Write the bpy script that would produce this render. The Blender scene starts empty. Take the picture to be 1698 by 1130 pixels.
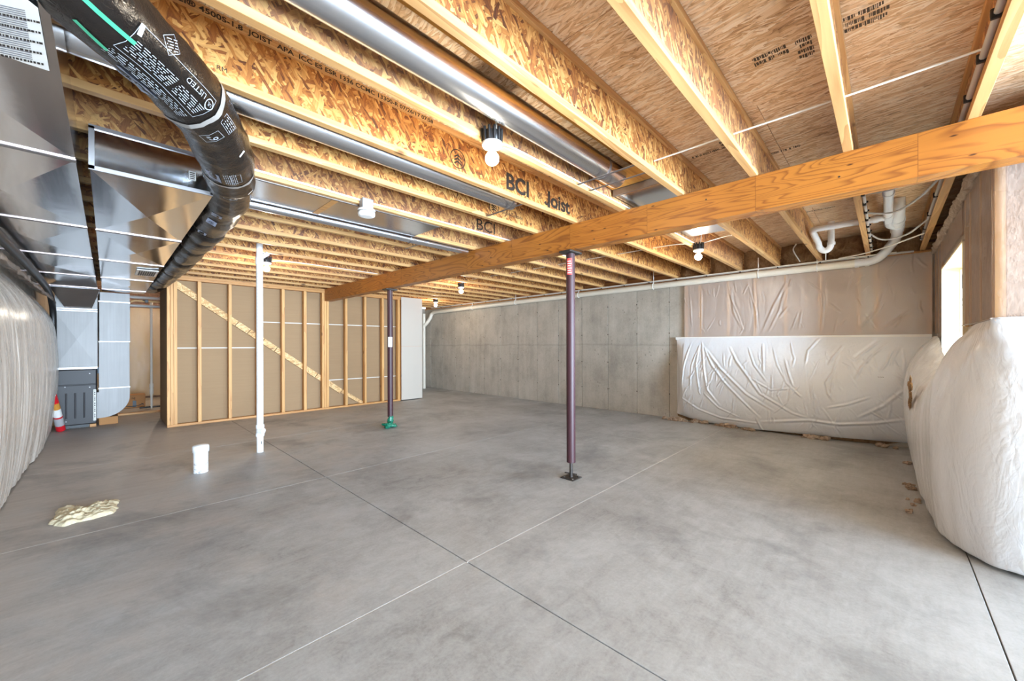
import bpy, bmesh, math, random
import numpy as np
from mathutils import Vector, Matrix, noise

random.seed(7)
rng = np.random.default_rng(7)
SC = bpy.context.scene
COL = SC.collection
PI = math.pi

# ------------------------------------------------------------------ camera
CAM_H, FPX, YAW, ROLL = 1.29, 644.6, math.radians(43.87), math.radians(-.16)
_cr, _sr = math.cos(ROLL), math.sin(ROLL)
FW = (math.cos(YAW), math.sin(YAW), 0)
R0 = (math.sin(YAW), -math.cos(YAW), 0)
RT = (R0[0]*_cr, R0[1]*_cr, _sr)
UP = (-R0[0]*_sr, -R0[1]*_sr, _cr)
cd = bpy.data.cameras.new('camera')
cam = bpy.data.objects.new('camera', cd); COL.objects.link(cam)
cd.sensor_fit = 'HORIZONTAL'; cd.sensor_width = 36
cd.lens = 36*FPX/1698
cd.shift_y = 8.2/1698
cd.clip_start = .02
cam.matrix_world = Matrix(((RT[0], UP[0], -FW[0], 0), (RT[1], UP[1], -FW[1], 0), (RT[2], UP[2], -FW[2], CAM_H), (0, 0, 0, 1)))
SC.camera = cam

# measured points of the photograph carried onto real planes of the room
def ray(u, v):
    a, b = (u-849)/FPX, (573.2-v)/FPX
    return [FW[i]+RT[i]*a+UP[i]*b for i in range(3)]
def AZ(u, v, z):
    d = ray(u, v); s = (z-CAM_H)/d[2]; return Vector((s*d[0], s*d[1], z))
def AX(u, v, x):
    d = ray(u, v); s = x/d[0]; return Vector((x, s*d[1], CAM_H+s*d[2]))
def AY(u, v, y):
    d = ray(u, v); s = y/d[1]; return Vector((s*d[0], y, CAM_H+s*d[2]))

# ------------------------------------------------------------------ world, light, exposure
SC.view_settings.view_transform = 'Standard'
SC.view_settings.look = 'None'
SC.view_settings.gamma = 1
SC.view_settings.use_curve_mapping = False
SC.view_settings.exposure = 0.56
SC.cycles.max_bounces = 10
SC.cycles.diffuse_bounces = 6
SC.cycles.glossy_bounces = 5
SC.cycles.transparent_max_bounces = 12
SC.cycles.transmission_bounces = 6
SC.cycles.sample_clamp_indirect = 6
SC.cycles.caustics_reflective = False
SC.cycles.caustics_refractive = False
w = bpy.data.worlds.new('sky'); SC.world = w; w.use_nodes = True
w.node_tree.nodes['Background'].inputs['Color'].default_value = (.86, .93, 1, 1)
w.node_tree.nodes['Background'].inputs['Strength'].default_value = 1.1

def area(name, loc, target, sx, sy, power, color):
    l = bpy.data.lights.new(name, 'AREA'); l.shape = 'RECTANGLE'; l.size = sx; l.size_y = sy
    l.energy = power; l.color = color
    o = bpy.data.objects.new(name, l); COL.objects.link(o); o.location = loc
    o.rotation_euler = (Vector(target)-Vector(loc)).to_track_quat('-Z', 'Y').to_euler()
    return o
# daylight through the patio doors behind the camera; the window in the right-hand wall is lit by the sky
area('patio_daylight', (1.2, -9.0, 1.7), (1.8, 5, 1.2), 6.5, 3.0, 2100, (.60, .79, 1))
area('ceiling_fill', (1.4, -6.5, 0), (2.6, 1.0, 2.7), 6.0, 3.4, 2200, (.66, .83, 1))  # unseen fill light added low outside, aimed up to brighten the near ceiling
area('window_sky', (5.6, -3.4, 2.3), (5.3, 0, 1.3), 4.0, 3.0, 2700, (.62, .82, 1))

# ------------------------------------------------------------------ mesh helpers
class MB:
    def __init__(s): s.v = []; s.f = []; s.sm = []
    def add(s, vs, fs, smooth=False):
        n = len(s.v); s.v += [tuple(v) for v in vs]
        s.f += [tuple(i+n for i in f) for f in fs]; s.sm += [smooth]*len(fs); return s
    def box(s, x0, x1, y0, y1, z0, z1, c=0.0):
        if x0 > x1: x0, x1 = x1, x0
        if y0 > y1: y0, y1 = y1, y0
        if z0 > z1: z0, z1 = z1, z0
        if c <= 0:
            vs = [(x, y, z) for z in (z0, z1) for y in (y0, y1) for x in (x0, x1)]
            return s.add(vs, [(0, 2, 3, 1), (4, 5, 7, 6), (0, 1, 5, 4), (2, 6, 7, 3), (0, 4, 6, 2), (1, 3, 7, 5)])
        bm = bmesh.new()
        vs = [bm.verts.new((x, y, z)) for z in (z0, z1) for y in (y0, y1) for x in (x0, x1)]
        for f in [(0, 2, 3, 1), (4, 5, 7, 6), (0, 1, 5, 4), (2, 6, 7, 3), (0, 4, 6, 2), (1, 3, 7, 5)]:
            bm.faces.new([vs[i] for i in f])
        bmesh.ops.bevel(bm, geom=list(bm.edges), offset=c, segments=1, affect='EDGES', profile=.5)
        return s.addbm(bm)
    def addbm(s, bm, smooth=False):
        bm.verts.index_update()
        s.add([v.co for v in bm.verts], [[v.index for v in f.verts] for f in bm.faces], smooth)
        bm.free(); return s
    def tube(s, pts, r, seg=14, caps=True, smooth=True, up=None):
        pts = [Vector(p) for p in pts]
        n = len(pts)
        rs = r if isinstance(r, (list, tuple)) else [r]*n
        tg = []
        for i in range(n):
            a = pts[max(i-1, 0)]; b = pts[min(i+1, n-1)]
            t = (b-a); tg.append(t.normalized() if t.length > 1e-9 else Vector((0, 0, 1)))
        ref = Vector(up) if up else (Vector((0, 0, 1)) if abs(tg[0].z) < .9 else Vector((1, 0, 0)))
        u = (ref-tg[0]*ref.dot(tg[0])).normalized()
        vs = []
        for i in range(n):
            u = (u-tg[i]*u.dot(tg[i])).normalized(); w_ = tg[i].cross(u)
            for k in range(seg):
                a = 2*PI*k/seg
                vs.append(pts[i]+u*(rs[i]*math.cos(a))+w_*(rs[i]*math.sin(a)))
        fs = [(i*seg+k, i*seg+(k+1) % seg, (i+1)*seg+(k+1) % seg, (i+1)*seg+k) for i in range(n-1) for k in range(seg)]
        s.add(vs, fs, smooth)
        if caps:
            s.add(vs[:seg], [tuple(range(seg))[::-1]]); s.add(vs[-seg:], [tuple(range(seg))])
        return s
    def lathe(s, base, prof, seg=24, smooth=True):
        bx, by, bz = base
        vs = [(bx+r*math.cos(2*PI*k/seg), by+r*math.sin(2*PI*k/seg), bz+z) for r, z in prof for k in range(seg)]
        n = len(prof)
        fs = [(i*seg+k, i*seg+(k+1) % seg, (i+1)*seg+(k+1) % seg, (i+1)*seg+k) for i in range(n-1) for k in range(seg)]
        s.add(vs, fs, smooth)
        s.add(vs[:seg], [tuple(range(seg))[::-1]]); s.add(vs[-seg:], [tuple(range(seg))])
        return s
    def grid(s, P, smooth=True):
        P = np.asarray(P); a, b = P.shape[:2]
        s.add(P.reshape(-1, 3).tolist(), [(i*b+j, i*b+j+1, (i+1)*b+j+1, (i+1)*b+j) for i in range(a-1) for j in range(b-1)], smooth)
        return s
    def quadprism(s, quad, d):
        a = [Vector(q) for q in quad]; b = [q+Vector(d) for q in a]; n = len(a)
        s.add(a+b, [tuple(range(n)), tuple(range(2*n-1, n-1, -1))]+[(i, i+n, (i+1) % n+n, (i+1) % n) for i in range(n)])
        return s
    def mesh(s, name, mat):
        me = bpy.data.meshes.new(name)
        me.from_pydata(s.v, [], s.f); me.validate()
        me.polygons.foreach_set('use_smooth', s.sm[:len(me.polygons)] if len(s.sm) == len(me.polygons) else [False]*len(me.polygons))
        bm = bmesh.new(); bm.from_mesh(me); bmesh.ops.recalc_face_normals(bm, faces=bm.faces); bm.to_mesh(me); bm.free()
        if mat: me.materials.append(mat)
        me.update(); return me
    def build(s, name, mat, parent=None, label=None, kind=None):
        o = bpy.data.objects.new(name, s.mesh(name, mat)); COL.objects.link(o)
        if parent is not None:
            o.parent = parent
            o.matrix_parent_inverse = Matrix.Translation(-abs_loc(parent))
        if label: o['label'] = label
        if kind is None and name in STUFFED: kind = 'stuff'
        if kind: o['kind'] = kind
        return o
STUFFED = {'screws', 'label_print', 'vent_slots', 'sticker_print', 'embossed_ribs', 'printed_marks', 'base_bolts', 'fine_print', 'printed_text', 'printed_line', 'printed_stamp', 'puncture', 'sill_fluff', 'tree_emblem', 'arrow_logo'}
def abs_loc(o):
    l = Vector((0, 0, 0))
    while o is not None:
        l += o.location; o = o.parent if o.parent is None else None
    return l
def inst(me, name, parent, loc):
    o = bpy.data.objects.new(name, me); COL.objects.link(o); o.parent = parent; o.location = loc; return o
def thing(name, label, cat, loc=(0, 0, 0), group=None):
    o = bpy.data.objects.new(name, None); COL.objects.link(o); o.location = loc; o.empty_display_size = .1
    o['label'] = label; o['category'] = cat
    if group: o['group'] = group
    return o
def struct(name, label=None):
    o = bpy.data.objects.new(name, None); COL.objects.link(o); o['kind'] = 'structure'; o.empty_display_size = .1
    if label: o['label'] = label
    return o
def tag(o, label, cat, group=None, kind=None):
    o['label'] = label; o['category'] = cat
    if group: o['group'] = group
    if kind: o['kind'] = kind
    return o
def smooth_path(pts, n=8):
    P = [Vector(p) for p in pts]; P = [P[0]*2-P[1]]+P+[P[-1]*2-P[-2]]
    out = []
    for i in range(1, len(P)-2):
        for k in range(n):
            t = k/n
            out.append(.5*((2*P[i])+(P[i+1]-P[i-1])*t+(2*P[i-1]-5*P[i]+4*P[i+1]-P[i+2])*t*t+(3*P[i]-P[i-1]-3*P[i+1]+P[i+2])*t**3))
    out.append(P[-2]); return out
def nz(x, y, z=0.0): return noise.noise(Vector((x, y, z)))
def nzf(A, B, sx, sy, off=0.0):
    return np.array([[nz(A[i, j]*sx+off, B[i, j]*sy-off, off) for j in range(A.shape[1])] for i in range(A.shape[0])])

# ------------------------------------------------------------------ materials
class NT:
    def __init__(s, name):
        s.m = bpy.data.materials.new(name); s.m.use_nodes = True
        s.n = s.m.node_tree.nodes; s.l = s.m.node_tree.links
        s.b = s.n['Principled BSDF']; s.out = s.n['Material Output']
    def new(s, t, **kw):
        n = s.n.new(t)
        for k, v in kw.items(): setattr(n, k, v)
        return n
    def set(s, n, k, v):
        if hasattr(v, 'is_output'): s.l.new(v, n.inputs[k])
        else: n.inputs[k].default_value = v
    def P(s, **kw):
        for k, v in kw.items():
            s.set(s.b, k.replace('_', ' '), v)
    def obj(s, rnd=True):
        tc = s.new('ShaderNodeTexCoord')
        if not rnd: return tc.outputs['Object']
        oi = s.new('ShaderNodeObjectInfo')
        m = s.new('ShaderNodeVectorMath', operation='MULTIPLY'); cx = s.new('ShaderNodeCombineXYZ')
        for i in range(3): s.l.new(oi.outputs['Random'], cx.inputs[i])
        s.l.new(cx.outputs[0], m.inputs[0]); m.inputs[1].default_value = (37, 53, 71)
        a = s.new('ShaderNodeVectorMath', operation='ADD')
        s.l.new(tc.outputs['Object'], a.inputs[0]); s.l.new(m.outputs[0], a.inputs[1])
        return a.outputs[0]
    def map(s, vec, scale=(1, 1, 1), rot=(0, 0, 0), loc=(0, 0, 0)):
        m = s.new('ShaderNodeMapping'); s.l.new(vec, m.inputs['Vector'])
        m.inputs['Scale'].default_value = scale; m.inputs['Rotation'].default_value = rot; m.inputs['Location'].default_value = loc
        return m.outputs[0]
    def noise(s, vec, scale=1, detail=4, rough=.55, dist=0):
        t = s.new('ShaderNodeTexNoise'); s.l.new(vec, t.inputs['Vector'])
        t.inputs['Scale'].default_value = scale; t.inputs['Detail'].default_value = detail
        t.inputs['Roughness'].default_value = rough; t.inputs['Distortion'].default_value = dist
        return t.outputs['Fac']
    def vor(s, vec, scale=1, feature='F1', dim='3D'):
        t = s.new('ShaderNodeTexVoronoi', feature=feature, voronoi_dimensions=dim); s.l.new(vec, t.inputs['Vector'])
        t.inputs['Scale'].default_value = scale; return t
    def ramp(s, fac, stops, interp='LINEAR'):
        r = s.new('ShaderNodeValToRGB'); s.l.new(fac, r.inputs[0]); r.color_ramp.interpolation = interp
        e = r.color_ramp.elements
        while len(e) < len(stops): e.new(.5)
        for i, (p, c) in enumerate(stops):
            e[i].position = p; e[i].color = (*c, 1) if len(c) == 3 else c
        return r.outputs[0]
    def math(s, op, a, b=0.0, c=None, clamp=False):
        m = s.new('ShaderNodeMath', operation=op, use_clamp=clamp)
        for i, v in enumerate((a, b) if c is None else (a, b, c)):
            if hasattr(v, 'is_output'): s.l.new(v, m.inputs[i])
            else: m.inputs[i].default_value = v
        return m.outputs[0]
    def mix(s, f, a, b, blend='MIX'):
        m = s.new('ShaderNodeMix', data_type='RGBA', blend_type=blend)
        s.set(m, 0, f); s.set(m, 6, (*a, 1) if isinstance(a, tuple) and len(a) == 3 else a); s.set(m, 7, (*b, 1) if isinstance(b, tuple) and len(b) == 3 else b)
        return m.outputs[2]
    def bump(s, h, strength=.3, dist=.01, normal=None):
        b = s.new('ShaderNodeBump'); s.l.new(h, b.inputs['Height']); b.inputs['Strength'].default_value = strength; b.inputs['Distance'].default_value = dist
        if normal is not None: s.l.new(normal, b.inputs['Normal'])
        s.l.new(b.outputs[0], s.b.inputs['Normal']); return b.outputs[0]
    def sep(s, vec):
        x = s.new('ShaderNodeSeparateXYZ'); s.l.new(vec, x.inputs[0]); return x.outputs
    def comb(s, x, y, z=0.0):
        c = s.new('ShaderNodeCombineXYZ')
        for i, v in enumerate((x, y, z)): s.set(c, i, v)
        return c.outputs[0]
def srgb(r, g, b): return tuple(((c/255)/12.92 if c/255 <= .04045 else ((c/255+.055)/1.055)**2.4) for c in (r, g, b))
def plain(name, col, rough=.5, metal=0.0, **kw):
    t = NT(name); t.P(Base_Color=(*col, 1), Roughness=rough, Metallic=metal, **kw); return t.m

def m_osb(name, axes, dark, mid, light, pale, angles, L=.08, W=.012, rnd=True, contrast=1.0, patch=.35):
    t = NT(name); o = t.obj(rnd); s = t.sep(o)
    u, v = s[axes[0]], s[axes[1]]
    flat = t.comb(u, v)
    wob = t.new('ShaderNodeTexNoise'); t.l.new(flat, wob.inputs['Vector']); wob.inputs['Scale'].default_value = 12; wob.inputs['Detail'].default_value = 2
    wv = t.new('ShaderNodeVectorMath', operation='MULTIPLY_ADD'); t.l.new(wob.outputs['Color'], wv.inputs[0]); wv.inputs[1].default_value = (.022, .022, 0); t.l.new(flat, wv.inputs[2])
    base = wv.outputs[0]
    tone = None; edge = None; gr = None
    for i, a in enumerate(angles):
        k = 1+.45*((i*7) % 3)
        rv = t.map(base, (1, 1, 1), (0, 0, a), (i*3.7, i*1.9, 0)); mv = t.map(rv, (1/(L*k), 1/(W*k), 1))
        vt = t.vor(mv, 1, dim='2D'); vt.distance = 'CHEBYCHEV'; vt.inputs['Randomness'].default_value = .9; c = t.sep(vt.outputs['Color'])
        g_ = t.noise(t.map(rv, (10, 190, 1)), 1, 2)
        if tone is None: tone, edge, gr = c[0], vt.outputs['Distance'], g_
        else:
            f = t.math('GREATER_THAN', c[1], .58)
            tone = t.mix(f, tone, c[0]); edge = t.mix(f, edge, vt.outputs['Distance']); gr = t.mix(f, gr, g_)
    pt = t.noise(base, 2.6, 3)
    tt = t.math('ADD', t.math('MULTIPLY', t.math('SUBTRACT', tone, .5), .75*contrast), t.math('MULTIPLY', t.math('SUBTRACT', gr, .5), .5))
    tt = t.math('ADD', t.math('ADD', tt, .5), t.math('MULTIPLY', t.math('SUBTRACT', pt, .5), patch))
    col = t.ramp(tt, [(.04, dark), (.2, mid), (.5, light), (.88, pale)])
    e = t.ramp(edge, [(.42, (1, 1, 1)), (.62, (.6, .53, .46))])
    col = t.mix(.6, col, e, 'MULTIPLY')
    oi = t.new('ShaderNodeObjectInfo'); col = t.mix(t.math('MULTIPLY', oi.outputs['Random'], .3), col, t.mix(.5, col, (.62, .50, .42)))
    sp = t.noise(t.map(base, (60, 150, 1)), 1, 2); col = t.mix(t.ramp(sp, [(.68, (0, 0, 0)), (.76, (.7, .7, .7))]), col, tuple(x*.35 for x in dark))
    t.P(Base_Color=col, Roughness=.62); t.bump(t.math('ADD', tone, gr), .25, .003)
    return t.m
def m_wood(name, axis, a, b, knot=True, scale=1.0, rough=.55, rnd=True):
    t = NT(name); o = t.obj(rnd)
    sc = [26*scale]*3; sc[axis] = 1.1*scale
    n = t.noise(t.map(o, tuple(sc)), 1, 5, .6, .6)
    sc2 = [9*scale]*3; sc2[axis] = .55*scale
    r = t.noise(t.map(o, tuple(sc2)), 1, 2, .5, .3)
    rings = t.math('FRACT', t.math('MULTIPLY', r, 7.0))
    f = t.math('ADD', t.math('MULTIPLY', n, .65), t.math('MULTIPLY', rings, .35))
    col = t.ramp(f, [(.25, a), (.6, tuple((x+y)/2 for x, y in zip(a, b))), (.8, b)])
    if knot:
        sk = [6.0]*3; sk[axis] = 2.3
        vk = t.vor(t.map(o, tuple(sk)), 1)
        k = t.ramp(vk.outputs['Distance'], [(.05, (1, 1, 1)), (.12, (0, 0, 0))])
        col = t.mix(k, col, tuple(x*.35 for x in b))
    t.P(Base_Color=col, Roughness=rough); t.bump(n, .15, .003)
    return t.m
def m_lvl():
    t = NT('laminated_veneer'); o = t.obj(False); s = t.sep(o)
    seg = t.math('FLOOR', t.math('MULTIPLY', t.math('ADD', s[1], .13), 1/.765))
    y = t.math('ADD', s[1], t.math('MULTIPLY', seg, 7.31))
    vec = t.comb(t.math('MULTIPLY', y, .6), t.math('MULTIPLY', s[2], 5.0), s[0])
    n = t.noise(vec, 1, 2, .45, .5)
    fine = t.noise(t.comb(t.math('MULTIPLY', y, 3), t.math('MULTIPLY', s[2], 170), t.math('MULTIPLY', s[0], 170)), 1, 3)
    r = t.math('FRACT', t.math('MULTIPLY', n, 24.0))
    band = t.ramp(r, [(0, (0, 0, 0)), (.55, (.12, .12, .12)), (.86, (1, 1, 1)), (1, (.1, .1, .1))])
    soft = t.noise(o, 2.2, 3)
    col = t.mix(soft, srgb(194, 126, 50), srgb(164, 98, 36))
    col = t.mix(t.math('MULTIPLY', band, .8), col, srgb(122, 66, 24))
    col = t.mix(t.math('MULTIPLY', fine, .22), col, srgb(120, 70, 30))
    vk = t.vor(t.comb(t.math('MULTIPLY', s[1], 2.1), t.math('MULTIPLY', s[2], 6.5), 0.0), 1, dim='2D')
    k = t.ramp(vk.outputs['Distance'], [(.016, (1, 1, 1)), (.04, (0, 0, 0))])
    col = t.mix(k, col, srgb(70, 36, 16))
    fr = t.math('FRACT', t.math('MULTIPLY', t.math('ADD', s[1], .13), 1/.765))
    j = t.math('MULTIPLY', t.math('LESS_THAN', fr, .005), .6)
    col = t.mix(j, col, srgb(110, 64, 26))
    t.P(Base_Color=col, Roughness=.42); t.bump(fine, .1, .002)
    return t.m
def m_galv(name='galvanized_steel', base=(.80, .80, .81), rough=.13, axis=1, bumpy=.06):
    t = NT(name); o = t.obj()
    sc = [55.0]*3; sc[axis] = 1.5
    st = t.noise(t.map(o, tuple(sc)), 1, 3)
    big = t.noise(o, 3.2, 3)
    col = t.mix(t.math('ADD', t.math('MULTIPLY', st, .35), t.math('MULTIPLY', big, .4)), tuple(c*1.08 for c in base), tuple(c*.8 for c in base))
    ro = t.math('ADD', rough-.05, t.math('MULTIPLY', st, .1))
    t.P(Base_Color=col, Metallic=1.0, Roughness=ro); t.bump(t.math('ADD', t.math('MULTIPLY', big, 1.0), t.math('MULTIPLY', st, .02)), bumpy, .02)
    return t.m
def m_poly(name, col, col2, rough=.3, fine=30, stretch=(1, 1, .25), bump=.35, alpha=None, spec=.5):
    t = NT(name); o = t.obj(False)
    mv = t.map(o, stretch)
    n = t.noise(mv, fine, 5, .6, 1.2)
    big = t.noise(o, 2.5, 3)
    rid = t.math('ABSOLUTE', t.math('SUBTRACT', t.noise(mv, fine*.22, 3, .5, 1.8), .5))
    c = t.mix(big, col, col2)
    if 'dusty' in name: c = t.mix(t.ramp(t.noise(t.map(o, (1, 14, .35)), 1, 5, .65, .4), [(.4, (0, 0, 0)), (.62, (.5, .5, .5))]), c, srgb(204, 195, 184))
    t.P(Base_Color=c, Roughness=t.math('ADD', rough-.08, t.math('MULTIPLY', n, .2)))
    t.b.inputs['Specular IOR Level'].default_value = spec
    t.bump(t.math('ADD', t.math('MULTIPLY', n, .25), rid), bump, .03)
    if alpha is not None: t.P(Alpha=alpha)
    return t.m
def m_batt(name, a, b):
    t = NT(name); o = t.obj()
    n = t.noise(o, 9, 8, .7, .6); c = t.noise(t.map(o, (1, 1, .4)), 50, 4)
    col = t.ramp(t.math('ADD', t.math('MULTIPLY', n, .7), t.math('MULTIPLY', c, .3)), [(.3, a), (.72, b)])
    t.P(Base_Color=col, Roughness=.95); t.b.inputs['Specular IOR Level'].default_value = .1
    t.bump(t.math('ADD', n, c), .8, .02); return t.m
def m_floor():
    t = NT('slab_concrete'); o = t.obj(False)
    a = t.noise(o, 1.1, 6, .62, .4); b = t.noise(t.map(o, (1, 1, 1), (0, 0, .6)), 7, 8, .78, .8)
    st = t.noise(t.map(o, (2.4, 20, 1), (0, 0, .35)), 1, 5, .65, .8)
    c = t.noise(o, 60, 4, .7)
    f = t.math('ADD', t.math('ADD', t.math('MULTIPLY', a, .42), t.math('MULTIPLY', b, .32)), t.math('ADD', t.math('MULTIPLY', st, .14), t.math('MULTIPLY', c, .16)))
    col = t.ramp(f, [(.36, srgb(122, 121, 119)), (.47, srgb(154, 154, 153)), (.56, srgb(170, 171, 171)), (.68, srgb(186, 187, 188))])
    # brown tint in noise-edged patches, stronger towards the furnace corner
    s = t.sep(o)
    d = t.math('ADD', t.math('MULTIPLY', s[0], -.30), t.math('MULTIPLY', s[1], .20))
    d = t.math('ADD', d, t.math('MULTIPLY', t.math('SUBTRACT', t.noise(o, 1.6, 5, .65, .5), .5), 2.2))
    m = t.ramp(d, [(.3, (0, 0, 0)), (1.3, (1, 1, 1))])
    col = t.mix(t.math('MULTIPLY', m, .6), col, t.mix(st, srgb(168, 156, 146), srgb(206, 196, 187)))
    dk = t.noise(t.map(o, (1, 1, 1), (0, 0, 0), (4.2, 8.1, 0)), .9, 6, .7, .3)
    col = t.mix(t.ramp(dk, [(.52, (0, 0, 0)), (.68, (.7, .7, .7))]), col, srgb(118, 118, 118))
    t.P(Base_Color=col, Roughness=t.math('ADD', .42, t.math('MULTIPLY', b, .2))); t.bump(t.math('ADD', b, c), .08, .004)
    return t.m
def m_wallconc():
    t = NT('poured_concrete'); o = t.obj(False); ro = t.obj()
    a = t.noise(ro, 2.0, 6, .65); b = t.noise(o, 34, 5, .7); st = t.noise(t.map(o, (1, 6, .7)), 1, 4, .6)
    f = t.math('ADD', t.math('MULTIPLY', a, .5), t.math('ADD', t.math('MULTIPLY', b, .22), t.math('MULTIPLY', st, .28)))
    col = t.ramp(f, [(.34, srgb(150, 143, 133)), (.5, srgb(178, 170, 158)), (.66, srgb(196, 189, 178))])
    vk = t.vor(t.map(o, (1, 1, .6)), 17)
    spot = t.ramp(t.math('ADD', vk.outputs['Distance'], t.math('MULTIPLY', t.noise(o, 3, 2), .5)), [(.30, (1, 1, 1)), (.36, (0, 0, 0))])
    col = t.mix(t.math('MULTIPLY', spot, .55), col, srgb(105, 101, 95))
    # pale and dark lift lines of the pour
    s = t.sep(o); lz = t.math('ADD', s[2], t.math('MULTIPLY', t.noise(o, 2.5, 3), .12))
    ln = t.ramp(t.math('ABSOLUTE', t.math('SUBTRACT', lz, 1.36)), [(0, (1, 1, 1)), (.03, (0, 0, 0))])
    col = t.mix(t.math('MULTIPLY', ln, .25), col, srgb(110, 106, 100))
    t.P(Base_Color=col, Roughness=.85); t.bump(t.math('SUBTRACT', b, spot), .25, .006)
    return t.m

OSBW = m_osb('osb_web', (0, 2), srgb(84, 40, 14), srgb(140, 80, 30), srgb(182, 120, 54), srgb(220, 170, 100), (1.35, .55, -.65, 2.25, -.15, 1.75, .95), .055, .0125, contrast=1.15)
OSBF = m_osb('osb_subfloor', (1, 0), srgb(122, 84, 54), srgb(206, 164, 118), srgb(236, 204, 162), srgb(250, 234, 210), (0, .45, -.4, .2, -.15), .07, .0095, contrast=.85, patch=.6)
FLANGE = m_wood('pine_flange', 0, srgb(212, 168, 110), srgb(168, 116, 66))
STUD = m_wood('pine_stud', 2, srgb(220, 170, 106), srgb(182, 122, 66))
PLATE = m_wood('pine_plate', 0, srgb(208, 154, 92), srgb(168, 110, 58))
LVL = m_lvl()
BOARD = m_wood('golden_board', 0, srgb(222, 158, 70), srgb(182, 112, 42), False, .8, .4)
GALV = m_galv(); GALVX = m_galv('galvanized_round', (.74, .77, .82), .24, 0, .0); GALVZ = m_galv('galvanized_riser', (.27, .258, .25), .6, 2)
GALVD = m_galv('foil_tape', (.34, .32, .32), .45, 0)
TAPE = plain('sealed_seam', srgb(170, 150, 146), .35, .6)
WPOLY = m_poly('white_poly', srgb(228, 229, 232), srgb(218, 219, 223), .2, 20, (1, 1, .4), .4)
LPOLY = m_poly('dusty_poly', srgb(232, 227, 220), srgb(212, 205, 196), .26, 24, (1, 1, .07), .5)
FILM = m_poly('clear_film', srgb(232, 220, 212), srgb(214, 200, 190), .2, 8, (1, 1, .45), .9, alpha=.46, spec=.9)
FILMV = m_poly('clear_film_crinkled', srgb(190, 172, 158), srgb(160, 142, 130), .2, 11, (1, 1, .8), .6, alpha=.52, spec=.7)
BATT = m_batt('fiberglass', srgb(140, 112, 96), srgb(196, 168, 148))
BATTD = m_batt('fiberglass_brown', srgb(104, 78, 56), srgb(180, 146, 110))
SCRAP = m_batt('fiberglass_scrap', srgb(136, 112, 94), srgb(206, 186, 166))
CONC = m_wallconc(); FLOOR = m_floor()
PVC = plain('white_pvc', srgb(228, 228, 228), .3)
PVCC = plain('cream_pvc', srgb(232, 226, 212), .35)
PVCS = plain('seam_ring', srgb(190, 188, 184), .4)
PEX = plain('grey_pipe', srgb(190, 184, 178), .4)
BLACK = plain('black_plastic', srgb(26, 25, 26), .4)
STEEL = plain('dark_steel', srgb(72, 66, 62), .45, .6)
CABLE = plain('white_cable', srgb(238, 232, 220), .45)
WHITE = plain('white_plastic', srgb(240, 238, 234), .4)
INK = plain('black_ink', srgb(44, 34, 26), .8)
INKF = plain('faded_ink', srgb(78, 66, 54), .85)
PAPER = plain('white_paper', srgb(232, 230, 226), .6)
INKW = plain('white_print', srgb(214, 218, 224), .5)
ROCK = plain('white_board_core', srgb(226, 220, 210), .8)
def m_paperface():
    t = NT('drywall_back_paper'); o = t.obj(False)
    n = t.noise(t.map(o, (2, 1, 60)), 1, 4); b = t.noise(o, 1.4, 3)
    t.P(Base_Color=t.mix(t.math('ADD', t.math('MULTIPLY', n, .4), t.math('MULTIPLY', b, .5)), srgb(166, 136, 102), srgb(140, 112, 82)), Roughness=.85)
    return t.m
GYPB = m_paperface()
GYPW = plain('drywall_face', srgb(200, 190, 178), .8)
def m_column():
    t = NT('oxide_paint'); o = t.obj()
    n = t.noise(t.map(o, (8, 8, 1.2)), 1, 4)
    t.P(Base_Color=t.mix(n, srgb(70, 34, 40), srgb(52, 28, 34)), Roughness=.48); return t.m
COLUMN = m_column()
def m_flex():
    t = NT('black_film_jacket'); o = t.obj(False)
    n = t.noise(t.map(o, (1, 1, 1)), 16, 5, .65, 1.5); r = t.math('ABSOLUTE', t.math('SUBTRACT', t.noise(o, 26, 3, .5, 2.5), .5))
    t.P(Base_Color=t.mix(n, srgb(14, 12, 12), srgb(34, 28, 24)), Roughness=t.math('ADD', .14, t.math('MULTIPLY', n, .18)))
    t.bump(t.math('ADD', r, t.math('MULTIPLY', n, .5)), .28, .012); return t.m
FLEX = m_flex()
def m_bulb():
    t = NT('lit_bulb'); e = t.new('ShaderNodeEmission'); e.inputs[0].default_value = (1, .86, .62, 1); e.inputs[1].default_value = 120
    t.l.new(e.outputs[0], t.out.inputs[0]); return t.m
BULB = m_bulb()

# ------------------------------------------------------------------ floor
floor = struct('floor')
MB().box(-.9, 7.3, -3.1, 13.6, -.12, -.012).build('slab_bed', plain('slab_joint_dark', srgb(96, 92, 86), .9), floor)  # dark grey-brown bed seen in the joints between slabs
JX = [-.9, 1.483, 5.07, 7.3]
JY = [-3.1, -.357, 1.80, 3.975, 6.20, 13.6]
g = .003
for i in range(len(JX)-1):
    for j in range(len(JY)-1):
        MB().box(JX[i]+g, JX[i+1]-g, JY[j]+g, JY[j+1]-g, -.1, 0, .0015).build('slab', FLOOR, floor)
dust = plain('dusty_joint_filler', srgb(200, 199, 196), .9)
for y in (1.80, 3.975, 6.20):
    MB().box(-.9, 7.2, y-.003, y+.003, -.02, -.0008).build('joint_filler', dust, floor)
MB().box(5.067, 5.073, -.3, 7, -.02, -.001).build('joint_filler', dust, floor)

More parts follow.
